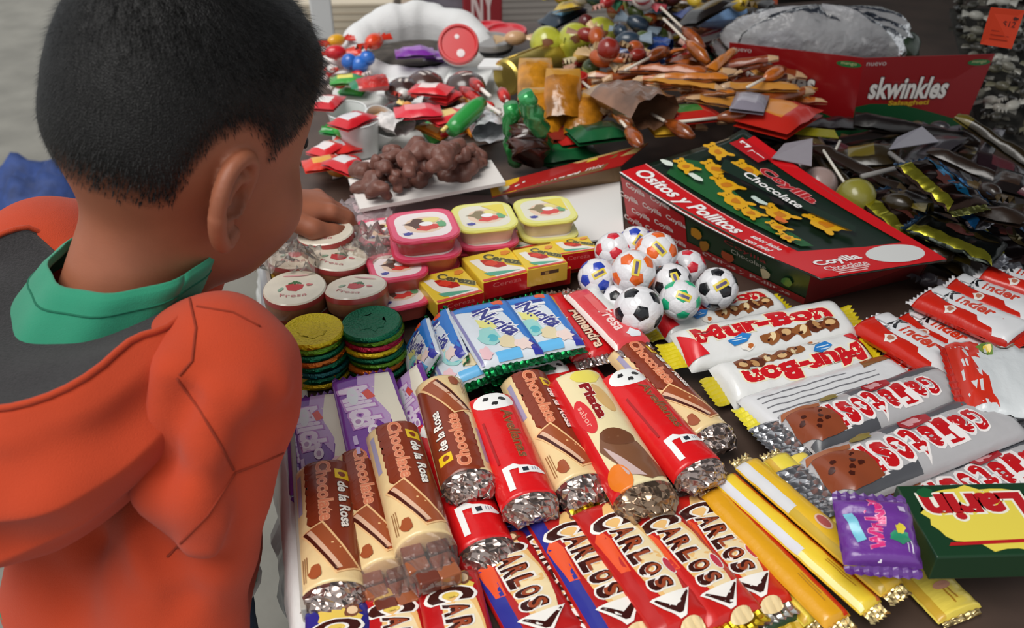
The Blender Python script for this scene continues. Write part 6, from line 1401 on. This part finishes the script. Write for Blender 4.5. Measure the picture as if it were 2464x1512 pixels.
o = thing('white_sack', 'open white cloth sack with rolled-down rim behind the sweets', 'sack'); grid('cloth', sack, 80, 26, mat('#d6d6d6', rough=.8, bump=.3, bs=300, sheen=.1), o); lathe('contents', [(.0001, .052), (.06, .050), (.085, .045)], mat('#4a443f', rough=.9, var=.3, vs=40), o, 24, Matrix.Translation(P(1000, 172, 0) + V((0, .03, -.018))))
# stall behind: pale cartons and a shelf board standing on the ground
def crate(name, px, py, y, sx, sy, z0, z1, m, label, rz=0., cat='carton'):
    r = ray(px, py); t = y / r.y; o = thing(name, label, cat, None, at(V((r.x * t, y, z0)), rz)); box('carton', sx, sy, z1 - z0, m, o, 0, .004); return o
def ribs(o, sx, sy, n, z1, m, dz=.011):
    for i in range(n): box('corrugation', sx * 1.004, sy * 1.004, dz * .5, m, o, z1 - .012 - i * dz * 1.6, .001)
o = crate('corrugated_stack', 815, 110, 2.42, .34, .30, 0, .66, paper('#c2b6a2', var=.05, vs=8), 'stack of beige corrugated sheets behind the child', .06, 'cardboard'); ribs(o, .34, .30, 24, .66, paper('#a89a86'))
o = crate('paper_bale', 905, 20, 3.1, .62, .30, 0, .72, paper('#d8c6b4', var=.12, vs=5), 'pinkish beige paper bale at the far back', -.05, 'bale')
o = crate('paper_stack', 1345, 45, 2.75, .55, .40, 0, .70, paper('#a8a19a', var=.04, vs=6), 'tall stack of grey paper sheets behind the red plates', .10, 'paper stack'); ribs(o, .62, .40, 26, .70, paper('#8e8781'))
o = crate('red_lettered_carton', 1160, 30, 2.34, .10, .06, 0, .74, paper('#8f2028', rough=.5), 'narrow dark red carton with white letters standing behind the sack', .12); a = Art(); a.text('NY', 0, .0, .060, .09, ink('#dcc6c4'), .03, rot=0); a.flat(Matrix.Translation((0, -.0305, .64)) @ Matrix.Rotation(pi/2, 4, 'X'), o); a = Art(); a.text('NY', 0, 0, .06, .04, ink('#dcc6c4'), .03); a.flat(Matrix.Translation((0, 0, .7405)), o, ('printed_pattern', 'top_lettering'))
crate('grey_box', 1060, 15, 2.40, .14, .12, 0, .74, paper('#75707a', var=.15, vs=30), 'small grey printed box beside the dark red carton', .1, 'box'); crate('white_box', 775, 40, 2.12, .05, .10, 0, .74, paper('#cfcfcf'), 'white carton edge just behind the head of the child', .2, 'box')
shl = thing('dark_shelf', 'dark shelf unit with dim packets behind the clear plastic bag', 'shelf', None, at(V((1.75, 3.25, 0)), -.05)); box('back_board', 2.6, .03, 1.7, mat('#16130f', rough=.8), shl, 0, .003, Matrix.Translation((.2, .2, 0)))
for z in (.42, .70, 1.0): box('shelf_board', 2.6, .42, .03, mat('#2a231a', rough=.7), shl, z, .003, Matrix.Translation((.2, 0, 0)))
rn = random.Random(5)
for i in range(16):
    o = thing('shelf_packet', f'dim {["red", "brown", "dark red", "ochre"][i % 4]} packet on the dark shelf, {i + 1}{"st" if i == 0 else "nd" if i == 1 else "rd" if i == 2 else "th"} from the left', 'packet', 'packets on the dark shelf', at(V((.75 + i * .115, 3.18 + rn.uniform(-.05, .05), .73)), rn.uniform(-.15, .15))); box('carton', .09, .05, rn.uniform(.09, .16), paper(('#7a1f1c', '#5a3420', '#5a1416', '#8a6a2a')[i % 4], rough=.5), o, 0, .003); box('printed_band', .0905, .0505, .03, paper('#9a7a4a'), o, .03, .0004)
# ground behind the child: a blue bundle
o = grid('blue_bundle', lambda s, t: V((-1.62 + .55 * s, 2.05 + .5 * t, .01 + .20 * max(0, sin(pi * s) * sin(pi * t)) ** .6 * (1 + .35 * fbm((s * 4, t * 4, 1), 1.5)))), 26, 22, mat('#20386e', rough=.7, var=.3, vs=20, bump=.4, bs=80)); tag(o, 'dark blue cloth bundle on the grey ground behind the child', 'bundle')
# unseen tarp added over the right and far side to shade the far goods
aw = thing('shade_awning', 'unseen market tarp added above the far right of the stall for shade', 'shade_awning'); quad('tarpaulin', [V((.15, -.3, 2.3)), V((3.2, -.6, 2.25)), V((3.6, 4.2, 2.6)), V((-.6, 3.2, 2.5))], mat('#2a3a5a', rough=.6), aw, .004)
for x, y in ((3.1, -.45), (3.4, 4.0)): box('shade_awning_pole', .04, .04, 2.3, mat('#6b6a68', rough=.5, metal=.6), aw, 0, .003, Matrix.Translation((x, y, 0)))
settle(set('market_table plastic_sheet wooden_tray person bear_chocolate_box red_carton plastic_bag sweets_bag candy_crate price_card open_carton card_sheet awning dark_shelf shelf_packet white_post wooden_strip white_sack blue_bundle corrugated_stack paper_bale paper_stack red_lettered_carton grey_box white_box paper_sheet dark_tray chocolate_lump chocolate_coin jelly_cup round_strawberry_sweet small_yellow_box chocolate_football wafer_bar red_wafer_bar cream_wafer_bar chocolate_bar purple_milk_bar milk_cream_bar slim_red_bar nougat_bar silver_chocolate_bar white_backed_bar yellow_stick green_packet white_red_bar white_pouch purple_bag green_yellow_box plastic_cup iced_cake white_card_strip gold_foil_roll grey_plate red_plate red_dish'.split()),
       set())
